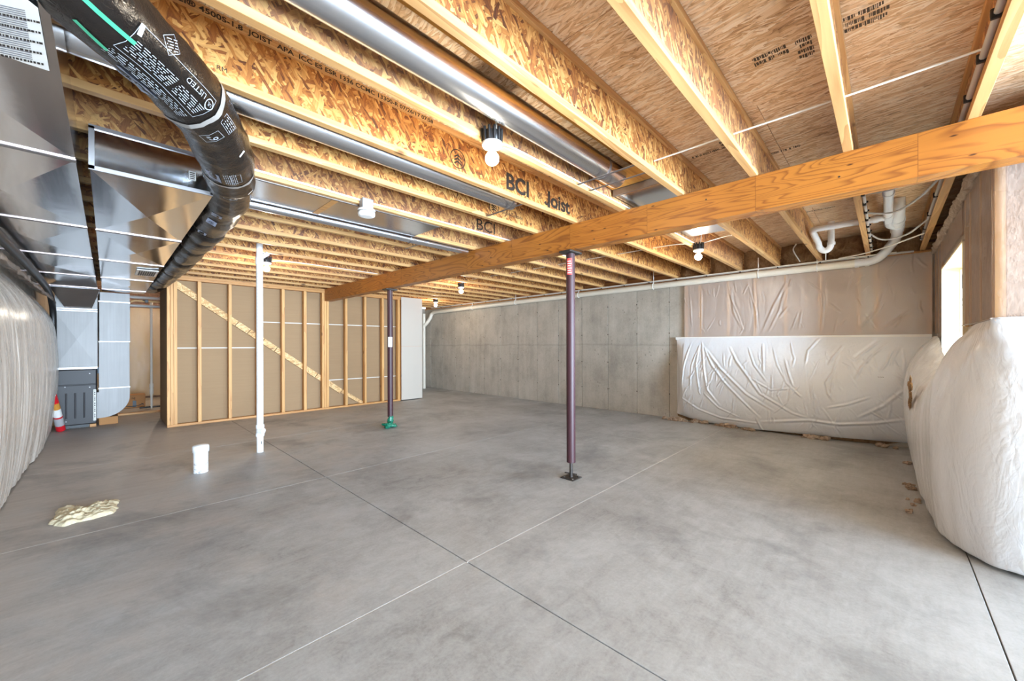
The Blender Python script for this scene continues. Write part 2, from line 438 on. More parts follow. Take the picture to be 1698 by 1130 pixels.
# ------------------------------------------------------------------ subfloor (ceiling) in sheets
CZ = 2.742
ceil = struct('ceiling')
xs = [-.9]+[.29+1.221*k for k in range(0, 6)]+[7.1]
for i in range(len(xs)-1):
    ys = [-3.1+2.44*k-(1.22 if i % 2 else 0) for k in range(0, 8)]
    for j in range(len(ys)-1):
        y0, y1 = max(ys[j], -3.1), min(ys[j+1], 13.6)
        if y1-y0 < .05: continue
        MB().box(xs[i]+.0015, xs[i+1]-.0015, y0+.0015, y1-.0015, CZ, CZ+.018).build('sheet', OSBF, ceil)
MB().box(-1, 7.3, -3.2, 13.7, CZ+.019, CZ+.06).build('upper_deck', BOARD, ceil)
# mill stamps printed on the underside of the sheets (rows of illegible marks)
def stamp(x, y, cols, rows, w=.012, h=.035, seed=1):
    r = random.Random(seed); m = MB()
    for c in range(rows):
        yy = 0
        while yy < cols*.02:
            L = r.choice((.003, .006, .010)); xx = x+c*h*1.25
            if r.random() < .9:
                m.box(xx, xx+h*r.uniform(.55, 1), y-yy-L, y-yy, CZ-.0007, CZ+.0005)
            yy += L+.0028
    return m
for a in ((2.19, .47, 7, 2, 3), (2.20, .30, 3, 4, 4), (2.19, .13, 7, 3, 9), (3.02, 1.04, 13, 1, 5), (2.93, .83, 7, 2, 6), (3.36, .60, 9, 1, 8), (4.6, .62, 12, 1, 10), (5.1, .6, 12, 1, 11), (2.42, -.44, 6, 2, 13)):
    stamp(a[0]*1.037, a[1]*1.037, a[2], a[3], seed=a[4]).build('printed_stamp', INKF, ceil)

# ------------------------------------------------------------------ wooden I-joists
JZ = 2.44
X0, X1 = -.72, 6.93
LX = (X0+X1)/2
def joist_y(k): return .16+.487*k
web_me = MB().box(X0, X1, -.005, .005, JZ+.034, CZ-.034).mesh('web', OSBW)
bf = MB().box(X0, X1, -.0225, .0225, JZ, JZ+.036, .0015).mesh('bottom_flange', FLANGE)
tf = MB().box(X0, X1, -.0225, .0225, CZ-.036, CZ-.0005, .0015).mesh('top_flange', FLANGE)
ordn = 'first second third fourth fifth sixth seventh eighth ninth tenth eleventh twelfth thirteenth fourteenth fifteenth sixteenth seventeenth eighteenth nineteenth twentieth twenty-first twenty-second'.split()
special = {-1: 'wood I-joist beside the window wall with grey pipe clipped to its web',
           0: 'wood I-joist second from the window wall, above the white drain fitting',
           3: 'wood I-joist carrying the nearest bare bulb on its flange',
           4: 'wood I-joist with large black lettering and mill line printed on it',
           6: 'wood I-joist carrying the white smoke detector and stapled cable'}
joists = {}
for k in range(-1, 21):
    lab = special.get(k, 'wood I-joist with flake board web, %s joist counted from the window wall' % ordn[k+1])
    t = thing('floor_joist', lab, 'joist', (0, joist_y(k), 0), 'I-joists under the subfloor')
    for me, nm in ((web_me, 'web'), (bf, 'bottom_flange'), (tf, 'top_flange')):
        inst(me, nm, t, (0, 0, 0))
    joists[k] = t

def text_mesh(s, size, thick=.0004, bold=0.0):
    c = bpy.data.curves.new('printed_text', 'FONT'); c.body = s; c.size = size; c.extrude = thick; c.offset = bold; c.resolution_u = 3
    o = bpy.data.objects.new('tmp_text', c); COL.objects.link(o)
    dg = bpy.context.evaluated_depsgraph_get(); dg.update()
    me = bpy.data.meshes.new_from_object(o.evaluated_get(dg)); bpy.data.objects.remove(o)
    return me
def put_text(s, size, loc, parent, mat, rot=(PI/2, 0, 0), name='printed_text', sx=1.0, bold=0.0):
    me = text_mesh(s, size, bold=bold); me.materials.clear(); me.materials.append(mat)
    o = bpy.data.objects.new(name, me); COL.objects.link(o); o.parent = parent
    o['kind'] = 'stuff'; o.location = Vector(loc)-(parent.location if parent else Vector()); o.rotation_euler = rot; o.scale = (sx, 1, 1)
    return o
j4 = joists[4]; y4 = joist_y(4)
put_text('BCI\u00ae 4500S-1.8  JOIST  APA  ICC ES ESR 1336 CCMC 13300-R 07/26/17 07:58', .032, (.17, y4-.0232, CZ-.032), j4, INK, sx=1.22, bold=.0006)
put_text('BCI', .175, (2.12, y4-.0062, JZ+.062), j4, INK, sx=1.05, bold=.005)
put_text('\u00ae', .075, (2.50, y4-.0062, JZ+.085), j4, INK)
put_text('Joist', .175, (2.63, y4-.0062, JZ+.062), j4, INK, sx=1.08, bold=.005)
hk = MB(); hk.tube([(2.645, y4-.0062, JZ+.088), (2.635, y4-.0062, JZ+.068), (2.612, y4-.0062, JZ+.064), (2.598, y4-.0062, JZ+.082)], .0095, 6); hk.build('printed_text', INK, j4, kind='stuff')
put_text('RM', .03, (.33, y4-.0062, JZ+.06), j4, INK)
def tree_mark(x, y, z, r, parent):
    m = MB()
    n = 28
    ring = [Vector((x+r*math.cos(2*PI*i/n), y, z+r*math.sin(2*PI*i/n))) for i in range(n+1)]
    m.tube(ring, .0035, 4, False)
    m.box(x-.004, x+.004, y-.002, y+.002, z-r*.75, z+r*.6)
    for zz in (.45, .1, -.25):
        for sg in (-1, 1):
            m.tube([(x, y, z+r*zz), (x+sg*r*.5, y, z+r*(zz-.33))], .005, 4)
    o = m.build('tree_emblem', INK, parent); return o
tree_mark(1.66, y4-.005, JZ+.125, .062, j4)
y6 = joist_y(6)
put_text('BCI', .17, (2.66, y6-.0062, JZ+.066), joists[6], INK, sx=1.12)
y5 = joist_y(5)
tree_mark(2.46, y5-.005, JZ+.12, .058, joists[5])
put_text('Boise Cascade', .05, (2.56, y5-.0062, JZ+.09), joists[5], INKF)

# ------------------------------------------------------------------ beam of three veneer plies
bt = thing('support_beam', 'long golden laminated veneer beam crossing under the joists on two steel columns', 'beam', (3.12, 3.5, 2.2))
for i in range(3):
    x = 3.052+.0445*i
    MB().box(x+.0004, x+.0441, -1.9, 8.20, 2.20+.0008*(i % 2), 2.4395, .002).build('veneer_ply', LVL, bt)
# bolt and nail heads driven into the face
m = MB()
for y, z in ((.2, 2.30), (.95, 2.36), (1.9, 2.25), (3.3, 2.38), (4.9, 2.26), (6.3, 2.36), (7.4, 2.28)):
    m.tube([(3.0516, y, z), (3.056, y, z)], .006, 8)
m.build('nail_heads', STEEL, bt, kind='stuff')

# ------------------------------------------------------------------ right wall: poured concrete in two-foot form panels
wr = struct('wall_right')
MB().box(6.945, 7.25, -.9, 10.6, 0, 2.40).build('wall_core', plain('joint_dark', srgb(120, 115, 108), .9), wr)
yy = 2.764-.611*6
k = 0
while yy < 10.4:
    y1 = min(yy+.611, 10.46)
    d = (k*37 % 5)*.0006
    MB().box(6.90+d, 6.96, yy+.0035, y1-.0035, 0.001, 2.40, .003).build('concrete_panel', CONC, wr)
    yy += .611; k += 1
MB().box(6.9, 7.12, -.42, 10.46, 2.401, 2.438, .002).build('sill_plate', PLATE, wr)
MB().box(6.955, 7.0, -1.2, 10.46, 2.44, CZ).build('rim_board', OSBW, wr)
m = MB()
for i in range(4, 19):
    yv = 2.764-.611*6+.611*i
    for z in (.42, .95, 1.5, 2.05):
        m.tube([(6.896, yv, z), (6.91, yv, z)], .011, 8)
m.build('form_tie_marks', plain('tie_rust', srgb(92, 84, 76), .8), wr, kind='stuff')
# framed upper part: studs and batts behind film, from the corner to the end of the film
for y in (2.46, 2.24, 1.815, 1.44, 1.055, .66, .255, .085, -.38):
    MB().box(6.868, 6.899, y-.02, y+.02, 1.40, 2.38, .001).build('stud', STUD, wr)
ed = [2.44, 2.26, 2.22, 1.835, 1.795, 1.46, 1.42, 1.075, 1.035, .68, .64, .275, .065, -.36]
for i in range(0, len(ed), 2):
    n = 7
    G = np.zeros((12, n, 3))
    for a in range(12):
        for b in range(n):
            y = ed[i]+(ed[i+1]-ed[i])*b/(n-1); z = 1.40+.98*a/11
            e = min(b, n-1-b)
            G[a, b] = (6.882-.010*min(e, 1)-.004*nz(y*9, z*9, 3), y, z)
    MB().grid(G).build('insulation_batt', BATT, wr)

# rim batts stuffed between joist ends
for k in range(-1, 5):
    ya, yb = joist_y(k)+.014, joist_y(k+1)-.014
    n = 16; G = np.zeros((10, n, 3))
    for a in range(10):
        for b in range(n):
            y = ya+(yb-ya)*b/(n-1); z = JZ+.004+(CZ-JZ-.008)*a/9
            e = min(b/(n-1), 1-b/(n-1))*2
            G[a, b] = (6.95-.05*min(1, e*3)-.045*nz(y*7, z*8, k)*min(1, e*4)-.02*nz(y*22, z*22, 5), y, z)
    tag(MB().grid(G).build('rim_insulation', BATTD), 'brown fiberglass wad stuffed in joist bay above wall pipe, %s bay from the window wall' % ordn[k+1], 'insulation', 'fiberglass wads in the rim bays')

# ------------------------------------------------------------------ folds for draped sheets
def fold_disp(U, V, folds):
    D = np.zeros_like(U)
    for pts, wd, ht in folds:
        best = np.full(U.shape, 9.0)
        tt = np.zeros_like(U)
        n = len(pts)-1
        for i in range(n):
            (x0, y0), (x1, y1) = pts[i], pts[i+1]
            dx, dy = x1-x0, y1-y0; L = dx*dx+dy*dy+1e-12
            t = np.clip(((U-x0)*dx+(V-y0)*dy)/L, 0, 1)
            d = np.hypot(U-x0-t*dx, V-y0-t*dy)
            c = d < best
            tt = np.where(c, (i+t)/n, tt); best = np.minimum(best, d)
        env = np.clip(np.minimum(tt, 1-tt)*5+.15, 0, 1)
        wd = wd*.72; ht = ht*.85
        D += ht*env*np.exp(-(best/wd)**2) - .45*ht*env*np.exp(-((best-1.9*wd)/wd)**2)
    return D

# rear blanket on the concrete
cr = lambda x, y: (lambda p: (p.y, p.z))(AX(1100+x/3.423, 430+y/3.423, 6.76))
RF = [([(212, 470), (225, 540), (235, 620), (260, 740), (330, 830)], .016, .016), ([(215, 480), (280, 600), (350, 690), (450, 790), (560, 900)], .016, .016),
      ([(230, 500), (330, 620), (480, 760), (640, 860)], .018, .014), ([(375, 500), (420, 580), (470, 640), (560, 760), (740, 870), (830, 900)], .017, .017),
      ([(200, 490), (190, 600), (215, 760)], .014, .012), ([(150, 480), (120, 600), (110, 720)], .014, .012), ([(205, 480), (165, 600), (160, 740)], .013, .010),
      ([(560, 480), (570, 580), (575, 640)], .015, .013), ([(690, 560), (720, 660), (745, 720)], .014, .012), ([(880, 450), (820, 520), (810, 590)], .015, .016),
      ([(1020, 490), (960, 560), (940, 600)], .016, .018), ([(1000, 520), (965, 640), (925, 700), (940, 760), (965, 800)], .016, .015), ([(1230, 465), (1140, 530), (1080, 580)], .017, .017),
      ([(1270, 480), (1180, 550), (1120, 620), (1090, 680)], .016, .016), ([(1300, 510), (1270, 590), (1230, 640)], .015, .014), ([(1340, 500), (1300, 570), (1290, 610)], .014, .013),
      ([(1360, 510), (1370, 580), (1365, 640)], .014, .014), ([(100, 780), (200, 850), (330, 900), (560, 930)], .017, .014), ([(560, 920), (830, 910), (1000, 935), (1200, 930), (1400, 910)], .02, .016),
      ([(1380, 730), (1250, 830), (1100, 900)], .02, .012), ([(500, 670), (620, 740), (740, 730)], .014, .010), ([(1180, 780), (1050, 820), (930, 840)], .016, .010),
      ([(480, 500), (520, 600), (600, 700)], .014, .010), ([(620, 500), (650, 600), (700, 690)], .013, .009), ([(240, 760), (320, 840), (450, 900)], .014, .012), ([(720, 470), (740, 560)], .012, .010)]
RF = [([cr(*p) for p in a], w_, h_) for a, w_, h_ in RF]
for i in range(130):
    y_, z_ = random.uniform(-.2, 2.5), random.uniform(.2, 1.25); a_ = -PI/2+(y_-1.1)*.35+random.gauss(0, .3); l_ = random.uniform(.1, .35)
    RF.append(([(y_, z_), (y_+l_*.5*math.cos(a_)+random.gauss(0, .012), z_+l_*.5*math.sin(a_)), (y_+l_*math.cos(a_), z_+l_*math.sin(a_))], random.uniform(.007, .014), random.uniform(.004, .011)))
nu, nv = 330, 170
u = np.linspace(2.62, -.40, nu); tv = np.linspace(0, 1, nv)
U, T = np.meshgrid(u, tv)
foot = np.interp(-U, [-2.62, -2.36, -1.43, -.4, .22], [6.87, 6.84, 6.735, 6.78, 6.90])
zb = np.interp(-U, [-2.62, -2.4, -2.1, -1.4, -.3, .22], [.10, .05, .015, .02, .05, .06])
zt = np.interp(-U, [-2.62, .22], [1.425, 1.40]); Z = zb+(zt-zb)*T
topx = 6.845
edge = np.clip((2.62-U)/.18, 0, 1); edge = edge*(2-edge)
X = foot+(topx-foot)*T - (.15*np.sin(PI*np.clip(T, 0, 1)**.8)**.9)*edge
X += np.where(T > .93, (T-.93)*.06, 0)
X -= fold_disp(U, Z, RF)*1.15
X -= .006*nzf(U, Z, 9, 5, 2.2)*np.minimum(1, (1-T)*8)
Yr = U+.035*(1-T)*0 + np.where(U > 2.5, -.03*np.sin(PI*(1-T)), 0)
bl = thing('insulation_blanket', 'white plastic faced insulation blanket on the concrete under the pinkish film', 'insulation blanket', (6.8, 1.2, 0))
MB().grid(np.stack([X, Yr, Z], -1)).build('blanket_face', WPOLY, bl)
m = MB(); P = np.stack([X, Yr, Z], -1)
side = np.stack([P[:, 0], np.stack([np.full(nv, 6.9), np.full(nv, 2.63), Z[:, 0]], -1)], 1); m.grid(side)
m.build('blanket_edge', WPOLY, bl)
# grey-brown underside that shows along the hem
MB().grid(np.stack([np.stack([X[0]+.012, U[0], Z[0]+.003], -1), np.stack([X[0]+.05, U[0], np.full(nu, .003)], -1)], 0)).build('fiberglass_hem', BATTD, bl)
m = MB()
strip = np.stack([np.stack([np.full(40, 6.842), np.linspace(2.63, -.40, 40), 1.425-.012*np.linspace(0, 1, 40)+q*.05+.003*np.sin(np.arange(40)*1.3)*q], -1) for q in (-.9, 0)], 0)
m.grid(strip).build('top_strip', PAPER, bl)
m = MB()
for q in ((1460, 627), ):
    pass
c0 = AX(1462, 626, 6.70)
for dx in (-.02, .0, .02):
    m.tube([c0+Vector((-.03, dx, 0)), c0+Vector((-.03, dx+.015, .006))], .003, 5)
m.build('puncture', BLACK, bl)

# film over the framed upper part
def film_sheet(name, fn, na, nb, mat, parent, folds=None):
    G = np.array([[fn(a/(na-1), b/(nb-1)) for b in range(nb)] for a in range(na)])
    return MB().grid(G).build(name, mat, parent)
fl = thing('vapor_barrier', 'clear plastic vapor film over brown batts above the white blanket', 'plastic sheeting', (6.85, 1.0, 1.4))
FF = [([(372, 170), (390, 300), (440, 400)], .02, .010), ([(690, 130), (620, 260), (550, 420)], .02, .012), ([(690, 150), (650, 290), (590, 410)], .018, .011), ([(500, 110), (515, 280), (520, 420)], .016, .010),
      ([(700, 270), (650, 330)], .016, .012), ([(1240, 170), (1200, 290), (1110, 400)], .02, .011), ([(895, 80), (905, 250), (890, 430)], .016, .008), ([(360, 180), (420, 330), (445, 400)], .014, .010),
      ([(140, 200), (150, 380)], .014, .008), ([(1400, 290), (1240, 400)], .018, .009), ([(940, 250), (1000, 300)], .014, .010), ([(780, 290), (760, 400)], .014, .008), ([(205, 170), (205, 420)], .014, .008), ([(470, 130), (520, 300), (530, 420)], .012, .010)]
FF = [([cr(*p) for p in a], w_, h_) for a, w_, h_ in FF]
for i in range(46):
    y_, z_ = random.uniform(-.38, 2.45), random.uniform(1.45, 2.3); a_ = random.gauss(PI/2, .35); l_ = random.uniform(.08, .3)
    FF.append(([(y_, z_), (y_+l_*.5*math.cos(a_)+random.gauss(0, .01), z_+l_*.5*math.sin(a_)), (y_+l_*math.cos(a_), min(2.4, z_+l_*math.sin(a_)))], random.uniform(.008, .014), random.uniform(.004, .009)))
u = np.linspace(2.485, -.405, 300); z = np.linspace(1.40, 2.405, 110); U, Z = np.meshgrid(u, z)
X = 6.852-fold_disp(U, Z, FF)*.9-.006*nzf(U, Z, 5, 2.5, 1.1)
MB().grid(np.stack([X, U, Z], -1)).build('film', FILM, fl)

# ------------------------------------------------------------------ window wall on the right (front side), with its jog
wf = struct('wall_front')
WY = -.425
wx0, wx1, wz0, wz1 = 4.5, 6.06, 1.10, 2.085
wallm = plain('sheathing', srgb(190, 172, 150), .85)
for b in ((wx1, 7.25, 0, 2.44), (3.56, wx0, 0, 2.44), (wx0, wx1, 0, wz0), (wx0, wx1, wz1, 2.44)):
    MB().box(b[0], b[1], -.78, WY-.022, b[2], b[3]).build('wall_section', wallm, wf)
MB().box(3.56, 3.7, -3.1, -.78, 0, 2.44).build('wall_section', wallm, wf)
for x in (3.42, 3.80, 4.21, 4.44, 6.12, 6.5, 6.86):
    MB().box(x-.019, x+.019, WY-.021, WY-.004, 1.42, 2.40).build('stud', STUD, wf)
for x0, x1 in ((3.44, 3.78), (3.82, 4.19), (6.14, 6.48), (6.52, 6.84)):
    MB().box(x0, x1, WY-.021, WY-.008, 1.42, 2.40, .004).build('insulation_batt', BATT, wf)
MB().box(4.2, 6.4, WY-.021, WY-.006, 2.16, 2.40).build('header_batt', BATT, wf)
for y in (-.45, -.87, -1.28, -1.7, -2.1):
    MB().box(3.362, 3.42, y-.019, y+.019, 1.42, 2.40).build('stud', STUD, wf)
for y in (-.66, -1.075, -1.49, -1.9):
    MB().box(3.366, 3.42, y-.19, y+.19, 1.42, 2.40, .004).build('insulation_batt', BATT, wf)
MB().box(3.56, 7.2, -.80, -.765, 2.44, CZ).build('rim_board', OSBW, wf)
MB().box(3.62, 3.66, -3.1, -.80, 2.44, CZ).build('rim_board', OSBW, wf)
# window: cream jamb liner, vinyl frame with taped edge, pane
win = struct('window_1')
CRM = plain('cream_liner', srgb(226, 208, 168), .5)
MB().box(wx1-.018, wx1, -.70, WY+.004, wz0, wz1, .002).build('jamb', CRM, win)
MB().box(wx0, wx0+.018, -.70, WY+.004, wz0, wz1, .002).build('jamb', CRM, win)
MB().box(wx0, wx1, -.70, WY+.004, wz1-.018, wz1, .002).build('head_liner', CRM, win)
MB().box(wx0, wx1, -.70, WY+.02, wz0, wz0+.018, .002).build('sill', CRM, win)
VIN = plain('white_vinyl', srgb(238, 240, 244), .35)
m = MB()
m.box(wx0+.02, wx0+.07, -.70, -.63, wz0+.02, wz1-.02); m.box(wx1-.068, wx1-.019, -.70, -.63, wz0+.02, wz1-.02)
m.box(wx0+.07, wx1-.068, -.70, -.63, wz0+.02, wz0+.07); m.box(wx0+.07, wx1-.068, -.70, -.63, wz1-.07, wz1-.02)
m.build('frame', VIN, win)
gl = NT('pane_glass'); gl.P(Base_Color=(1, 1, 1, 1), Roughness=.02, Alpha=.12)
MB().box(wx0+.07, wx1-.068, -.672, -.668, wz0+.07, wz1-.07).build('pane', gl.m, win)
tp = MB()
tp.box(wx1-.0225, wx1-.0185, -.626, -.55, wz0+.03, wz1-.03).build('tape_strip', PAPER, win)
m = MB()
for z0, z1 in ((1.86, 2.0), (1.73, 1.76), (1.68, 1.70), (1.5, 1.51)):
    m.box(wx1-.0232, wx1-.0224, -.62, -.56, z0, z1)
m.build('printed_marks', plain('blue_print', srgb(70, 92, 120), .6), win)

# film on the window wall and round the jog
ff = thing('vapor_barrier', 'clear plastic film wrapping the wall corner right of the window', 'plastic sheeting', (3.35, -.4, 1.43))
def sheet(path, z0f, z1f, n_a, n_b, amp, seed, normal_out):
    # path: list of (x, y); returns grid over arc length and height
    pts = [Vector((x, y, 0)) for x, y in path]
    L = [0]
    for i in range(1, len(pts)): L.append(L[-1]+(pts[i]-pts[i-1]).length)
    G = np.zeros((n_a, n_b, 3))
    for b in range(n_b):
        s = L[-1]*b/(n_b-1)
        i = max(q for q in range(len(L)-1) if L[q] <= s+1e-9)
        t = (s-L[i])/(L[i+1]-L[i]); p = pts[i].lerp(pts[i+1], t)
        nr = normal_out(p)
        for a in range(n_a):
            z = z0f(p)+(z1f(p)-z0f(p))*a/(n_a-1)
            d = amp*(nz(s*6, z*2.2, seed)+.5*nz(s*16, z*5, seed+3))
            G[a, b] = (p.x+nr[0]*d, p.y+nr[1]*d, z)
    return G
no = lambda p: (0, 1) if p.y > WY-.012 and p.x > 3.36 else (-1, 0)
MB().grid(sheet([(4.47, WY+.004), (3.352, WY+.004), (3.350, -2.9)], lambda p: 1.425, lambda p: 2.43, 40, 110, .006, 1.5, no)).build('film', FILMV, ff)
MB().tube([(4.46, WY+.012, 1.43), (3.9, WY+.01, 1.425), (3.344, WY+.008, 1.43)], .006, 6).build('film_hem', FILMV, ff)
f2 = thing('vapor_barrier', 'narrow strip of plastic film between the room corner and the window', 'plastic sheeting', (6.4, -.4, 1.4))
MB().grid(sheet([(6.845, WY+.004), (6.075, WY+.004)], lambda p: 1.36, lambda p: 2.43, 40, 50, .006, 4.5, lambda p: (0, 1))).build('film', FILMV, f2)
f3 = thing('vapor_barrier', 'plastic film over the header above the window', 'plastic sheeting', (5.3, -.4, 2.1))
MB().grid(sheet([(6.074, WY+.005), (4.471, WY+.005)], lambda p: wz1+.004+.01*nz(p.x*8, 0, 0), lambda p: 2.43, 14, 80, .006, 6.5, lambda p: (0, 1))).build('film', FILMV, f3)
# torn fluff along the top of the window wall
n = 90; G = np.zeros((9, n, 3))
for a in range(9):
    for b in range(n):
        x = 3.4+3.4*b/(n-1); an = PI*a/8
        r = .035+.022*nz(x*14, a*.8, 2)+.02*nz(x*5, 3, 1)
        G[a, b] = (x+.02*nz(x*20, a, 5), WY-.004+r*math.sin(an), 2.405-r*1.6*math.cos(an)*.8)
tag(MB().grid(G).build('insulation_tuft', SCRAP), 'ragged brown fiberglass edge along the top of the window wall', 'insulation')

# big white blanket: along the window wall and round the outside corner
fp = [(6.86, -.205), (6.4, -.21), (6.0, -.215), (5.3, -.215), (4.67, -.22), (4.2, -.24), (3.87, -.27), (3.66, -.33), (3.53, -.41), (3.465, -.53), (3.44, -.7), (3.43, -1.0), (3.43, -1.6), (3.43, -2.9)]
tp_ = [(6.86, -.40), (6.4, -.40), (6.0, -.40), (5.3, -.40), (4.67, -.405), (4.2, -.405), (3.87, -.41), (3.60, -.412), (3.42, -.414), (3.346, -.44), (3.343, -.7), (3.343, -1.0), (3.343, -1.6), (3.343, -2.9)]
tz = [1.38, 1.38, 1.34, 1.12, 1.10, 1.30, 1.40, 1.425, 1.43, 1.435, 1.435, 1.435, 1.435, 1.435]
nb, na = 260, 90
sidx = np.linspace(0, len(fp)-1, nb)
def cat(arr):
    arr = np.array(arr, float); P_ = smooth_path([(i, v, 0) for i, v in enumerate(arr)], 20)
    return np.interp(sidx, [p.x for p in P_], [p.y for p in P_])
FX, FY = cat([p[0] for p in fp]), cat([p[1] for p in fp]); TX, TY = cat([p[0] for p in tp_]), cat([p[1] for p in tp_]); TZ = cat(tz)
nxn = np.gradient(FY); nyn = -np.gradient(FX); ln_ = np.hypot(nxn, nyn); nxn, nyn = nxn/ln_, nyn/ln_
arc = np.concatenate([[0], np.cumsum(np.hypot(np.diff(FX), np.diff(FY)))])
G = np.zeros((na, nb, 3))
for a in range(na):
    t = a/(na-1)
    z = .012+(TZ-.012)*t
    prof = (1-max(0, (t-.45)/.55)**3.2)          # 1 at the foot, 0 at the top: hangs out and turns in at the top
    bul = .10*math.sin(PI*min(1, t*1.02))**.8
    cor = np.clip(1-np.abs(sidx-9.3)/1.9, 0, 1)
    wav = np.array([.018*nz(s*3.2, z_*.9, 7)+.008*nz(s*11, z_*1.2, 9) for s, z_ in zip(arc, z)])
    topw = np.array([.02*nz(s*7+z_*3, z_*9-s*2, 5) for s, z_ in zip(arc, z)])*max(0, (t-.6)/.4)*(1 if t < .97 else .3)
    amp = 1-.65*np.clip((sidx-8)/3, 0, 1)
    dd = bul*(.55+.45*np.clip((sidx-6)/4, 0, 1))+wav*amp+topw
    bx = TX+(FX-TX)*prof; by = TY+(FY-TY)*prof
    hem = .02*np.array([nz(s*9, 1, 1) for s in arc]) if a == 0 else 0
    G[a] = np.stack([bx+nxn*dd, by+nyn*dd, z+hem*(1 if a == 0 else 0)+(.01 if a == 0 else 0)], -1)
bb = thing('insulation_blanket', 'bulging white plastic blanket wrapping the corner below the window', 'insulation blanket', (3.5, -.4, 0))
MB().grid(G).build('blanket_face', WPOLY, bb)
# torn place with brown fiberglass spilling out, and the fluff on the sill
def lump(c, r, seed, sub=3, amp=.35, freq=6, sq=(1, 1, 1)):
    bm = bmesh.new(); bmesh.ops.create_icosphere(bm, subdivisions=sub, radius=1)
    for v in bm.verts:
        p = v.co.copy(); d = 1+amp*nz(p.x*freq*.3+seed, p.y*freq*.3, p.z*freq*.3)+amp*.6*nz(p.x*freq+seed, p.y*freq, p.z*freq)
        v.co = Vector((c[0]+p.x*r*d*sq[0], c[1]+p.y*r*d*sq[1], c[2]+p.z*r*d*sq[2]))
    return bm
m = MB()
for i in range(26):
    q = (5.15+random.uniform(-.18, .22), -.160+random.uniform(-.006, .006), .86+random.uniform(-.16, .12))
    m.addbm(lump(q, random.uniform(.014, .034), i, 2, .6, 5, (1, .3, 1.2)), False)
m.build('torn_patch', BATTD, bb, 'torn hole with brown fiberglass showing', kind='stuff')
m = MB()
for i in range(5):
    m.addbm(lump((5.9+random.uniform(-.1, .05), -.40+random.uniform(-.05, .05), 1.145), random.uniform(.03, .05), i+40, 2, .5, 5), True)
m.build('sill_fluff', SCRAP, bb)

# ------------------------------------------------------------------ left wall and its blanket
wl = struct('wall_left')
MB().box(-1.0, -.78, -3.1, 13.5, 0, 2.44).build('wall_section', CONC, wl)
MB().box(-.92, -.73, -3.1, 13.5, 2.44, CZ).build('rim_board', OSBW, wl)
we = struct('wall_rear')
for x0, x1 in ((-1, -.75), (3.3, 3.7)):
    MB().box(x0, x1, -3.25, -3.1, 0, 2.742).build('wall_section', GYPW, we)
MB().box(-1, 3.6, -3.25, -3.1, 2.42, 2.742).build('wall_section', GYPW, we)
lb = thing('insulation_blanket', 'dusty streaked plastic blanket bulging along the wall beside the furnace', 'insulation blanket', (-.6, 5, 0))
nu, nv = 520, 70
u = np.linspace(-1.0, 9.35, nu); T = np.linspace(0, 1, nv); U, TT = np.meshgrid(u, T)
foot = -.585+.012*np.sin(U*1.9)
Zt = 2.06+.02*np.sin(U*2.1)
Zm = .012+(Zt-.012)*TT
X = foot+.075*np.sin(PI*np.clip(TT*1.08, 0, 1))**.8-.20*np.clip((TT-.72)/.28, 0, 1)**2.2
X += .018*nzf(U, Zm, 5.5, .6, 3.3)*(.45+.55*(1-TT))+.010*nzf(U, Zm, 14, .9, 6.1)+.004*nzf(U, Zm, 34, 1.2, 2.7)
X -= .13*np.clip((U-9.05)/.3, 0, 1)**2
Zm[0] += .02*np.array([nz(x*4, 2, 1) for x in u])
MB().grid(np.stack([X, U, Zm], -1)).build('blanket_face', LPOLY, lb)
# crinkled clear film bunched along its top edge
u2 = np.linspace(-.5, 9.2, 260); G = np.zeros((12, 260, 3))
for a in range(12):
    for b in range(260):
        y = u2[b]; t = a/11
        G[a, b] = (-.735+.19*(1-t)+.05*math.sin(t*PI)+.03*nz(y*9, t*4, 2), y, 1.95+.16*t+.035*nz(y*11, t*5, 7))
MB().grid(G).build('bunched_film', FILMV, lb)
m = MB(); m.tube(smooth_path([(-.555, -.6, 2.125), (-.56, 3, 2.12), (-.558, 6, 2.115), (-.575, 7.6, 2.12), (-.585, 8.6, 2.09), (-.58, 9.0, 1.97), (-.575, 9.16, 1.75), (-.575, 9.17, 1.2), (-.575, 9.17, .75)], 10), .036, 12)
tag(m.build('insulated_line', BLACK), 'black insulated pipe running along the top of the dusty left blanket', 'pipe')

# ------------------------------------------------------------------ stud partition at the back
SY = 8.20
wb = struct('wall_back')
SD = .089
for a, b in ((.651, .69), (.692, .73), (.732, .775), (1.035, 1.082), (1.453, 1.498), (1.866, 1.908), (2.275, 2.325), (2.66, 2.712), (3.0, 3.041), (3.044, 3.086), (3.09, 3.135), (3.468, 3.515), (3.888, 3.932), (4.295, 4.345), (4.69, 4.75)):
    MB().box(a, b, SY, SY+SD, .038, 2.364, .002).build('stud', STUD, wb)
MB().box(.651, 4.76, SY, SY+SD, .001, .037, .002).build('sole_plate', PLATE, wb)
MB().box(.651, 5.33, SY, SY+SD, 2.365, 2.4015, .002).build('top_plate', PLATE, wb)
MB().box(.69, 5.33, SY, SY+SD, 2.4025, 2.4385, .002).build('top_plate', PLATE, wb)
dy = SY+SD+.045
def board(x0, x1, z0, z1): MB().box(x0+.006, x1-.006, dy, dy+.013, z0+.009, z1-.009, .001).build('drywall_board', GYPB, wb)
MB().box(.652, 4.757, dy+.014, dy+.02, .005, 2.42).build('board_core', ROCK, wb)
# three courses of board, seams at the heights seen between the studs
board(.652, 1.887, .002, 1.262); board(1.887, 3.065, .002, 1.738); board(3.065, 4.756, .002, .578)
board(.652, 1.887, 1.262, 2.43); board(1.887, 3.065, 1.738, 2.43)
board(3.065, 4.756, .578, 1.738); board(3.065, 4.756, 1.738, 2.43)
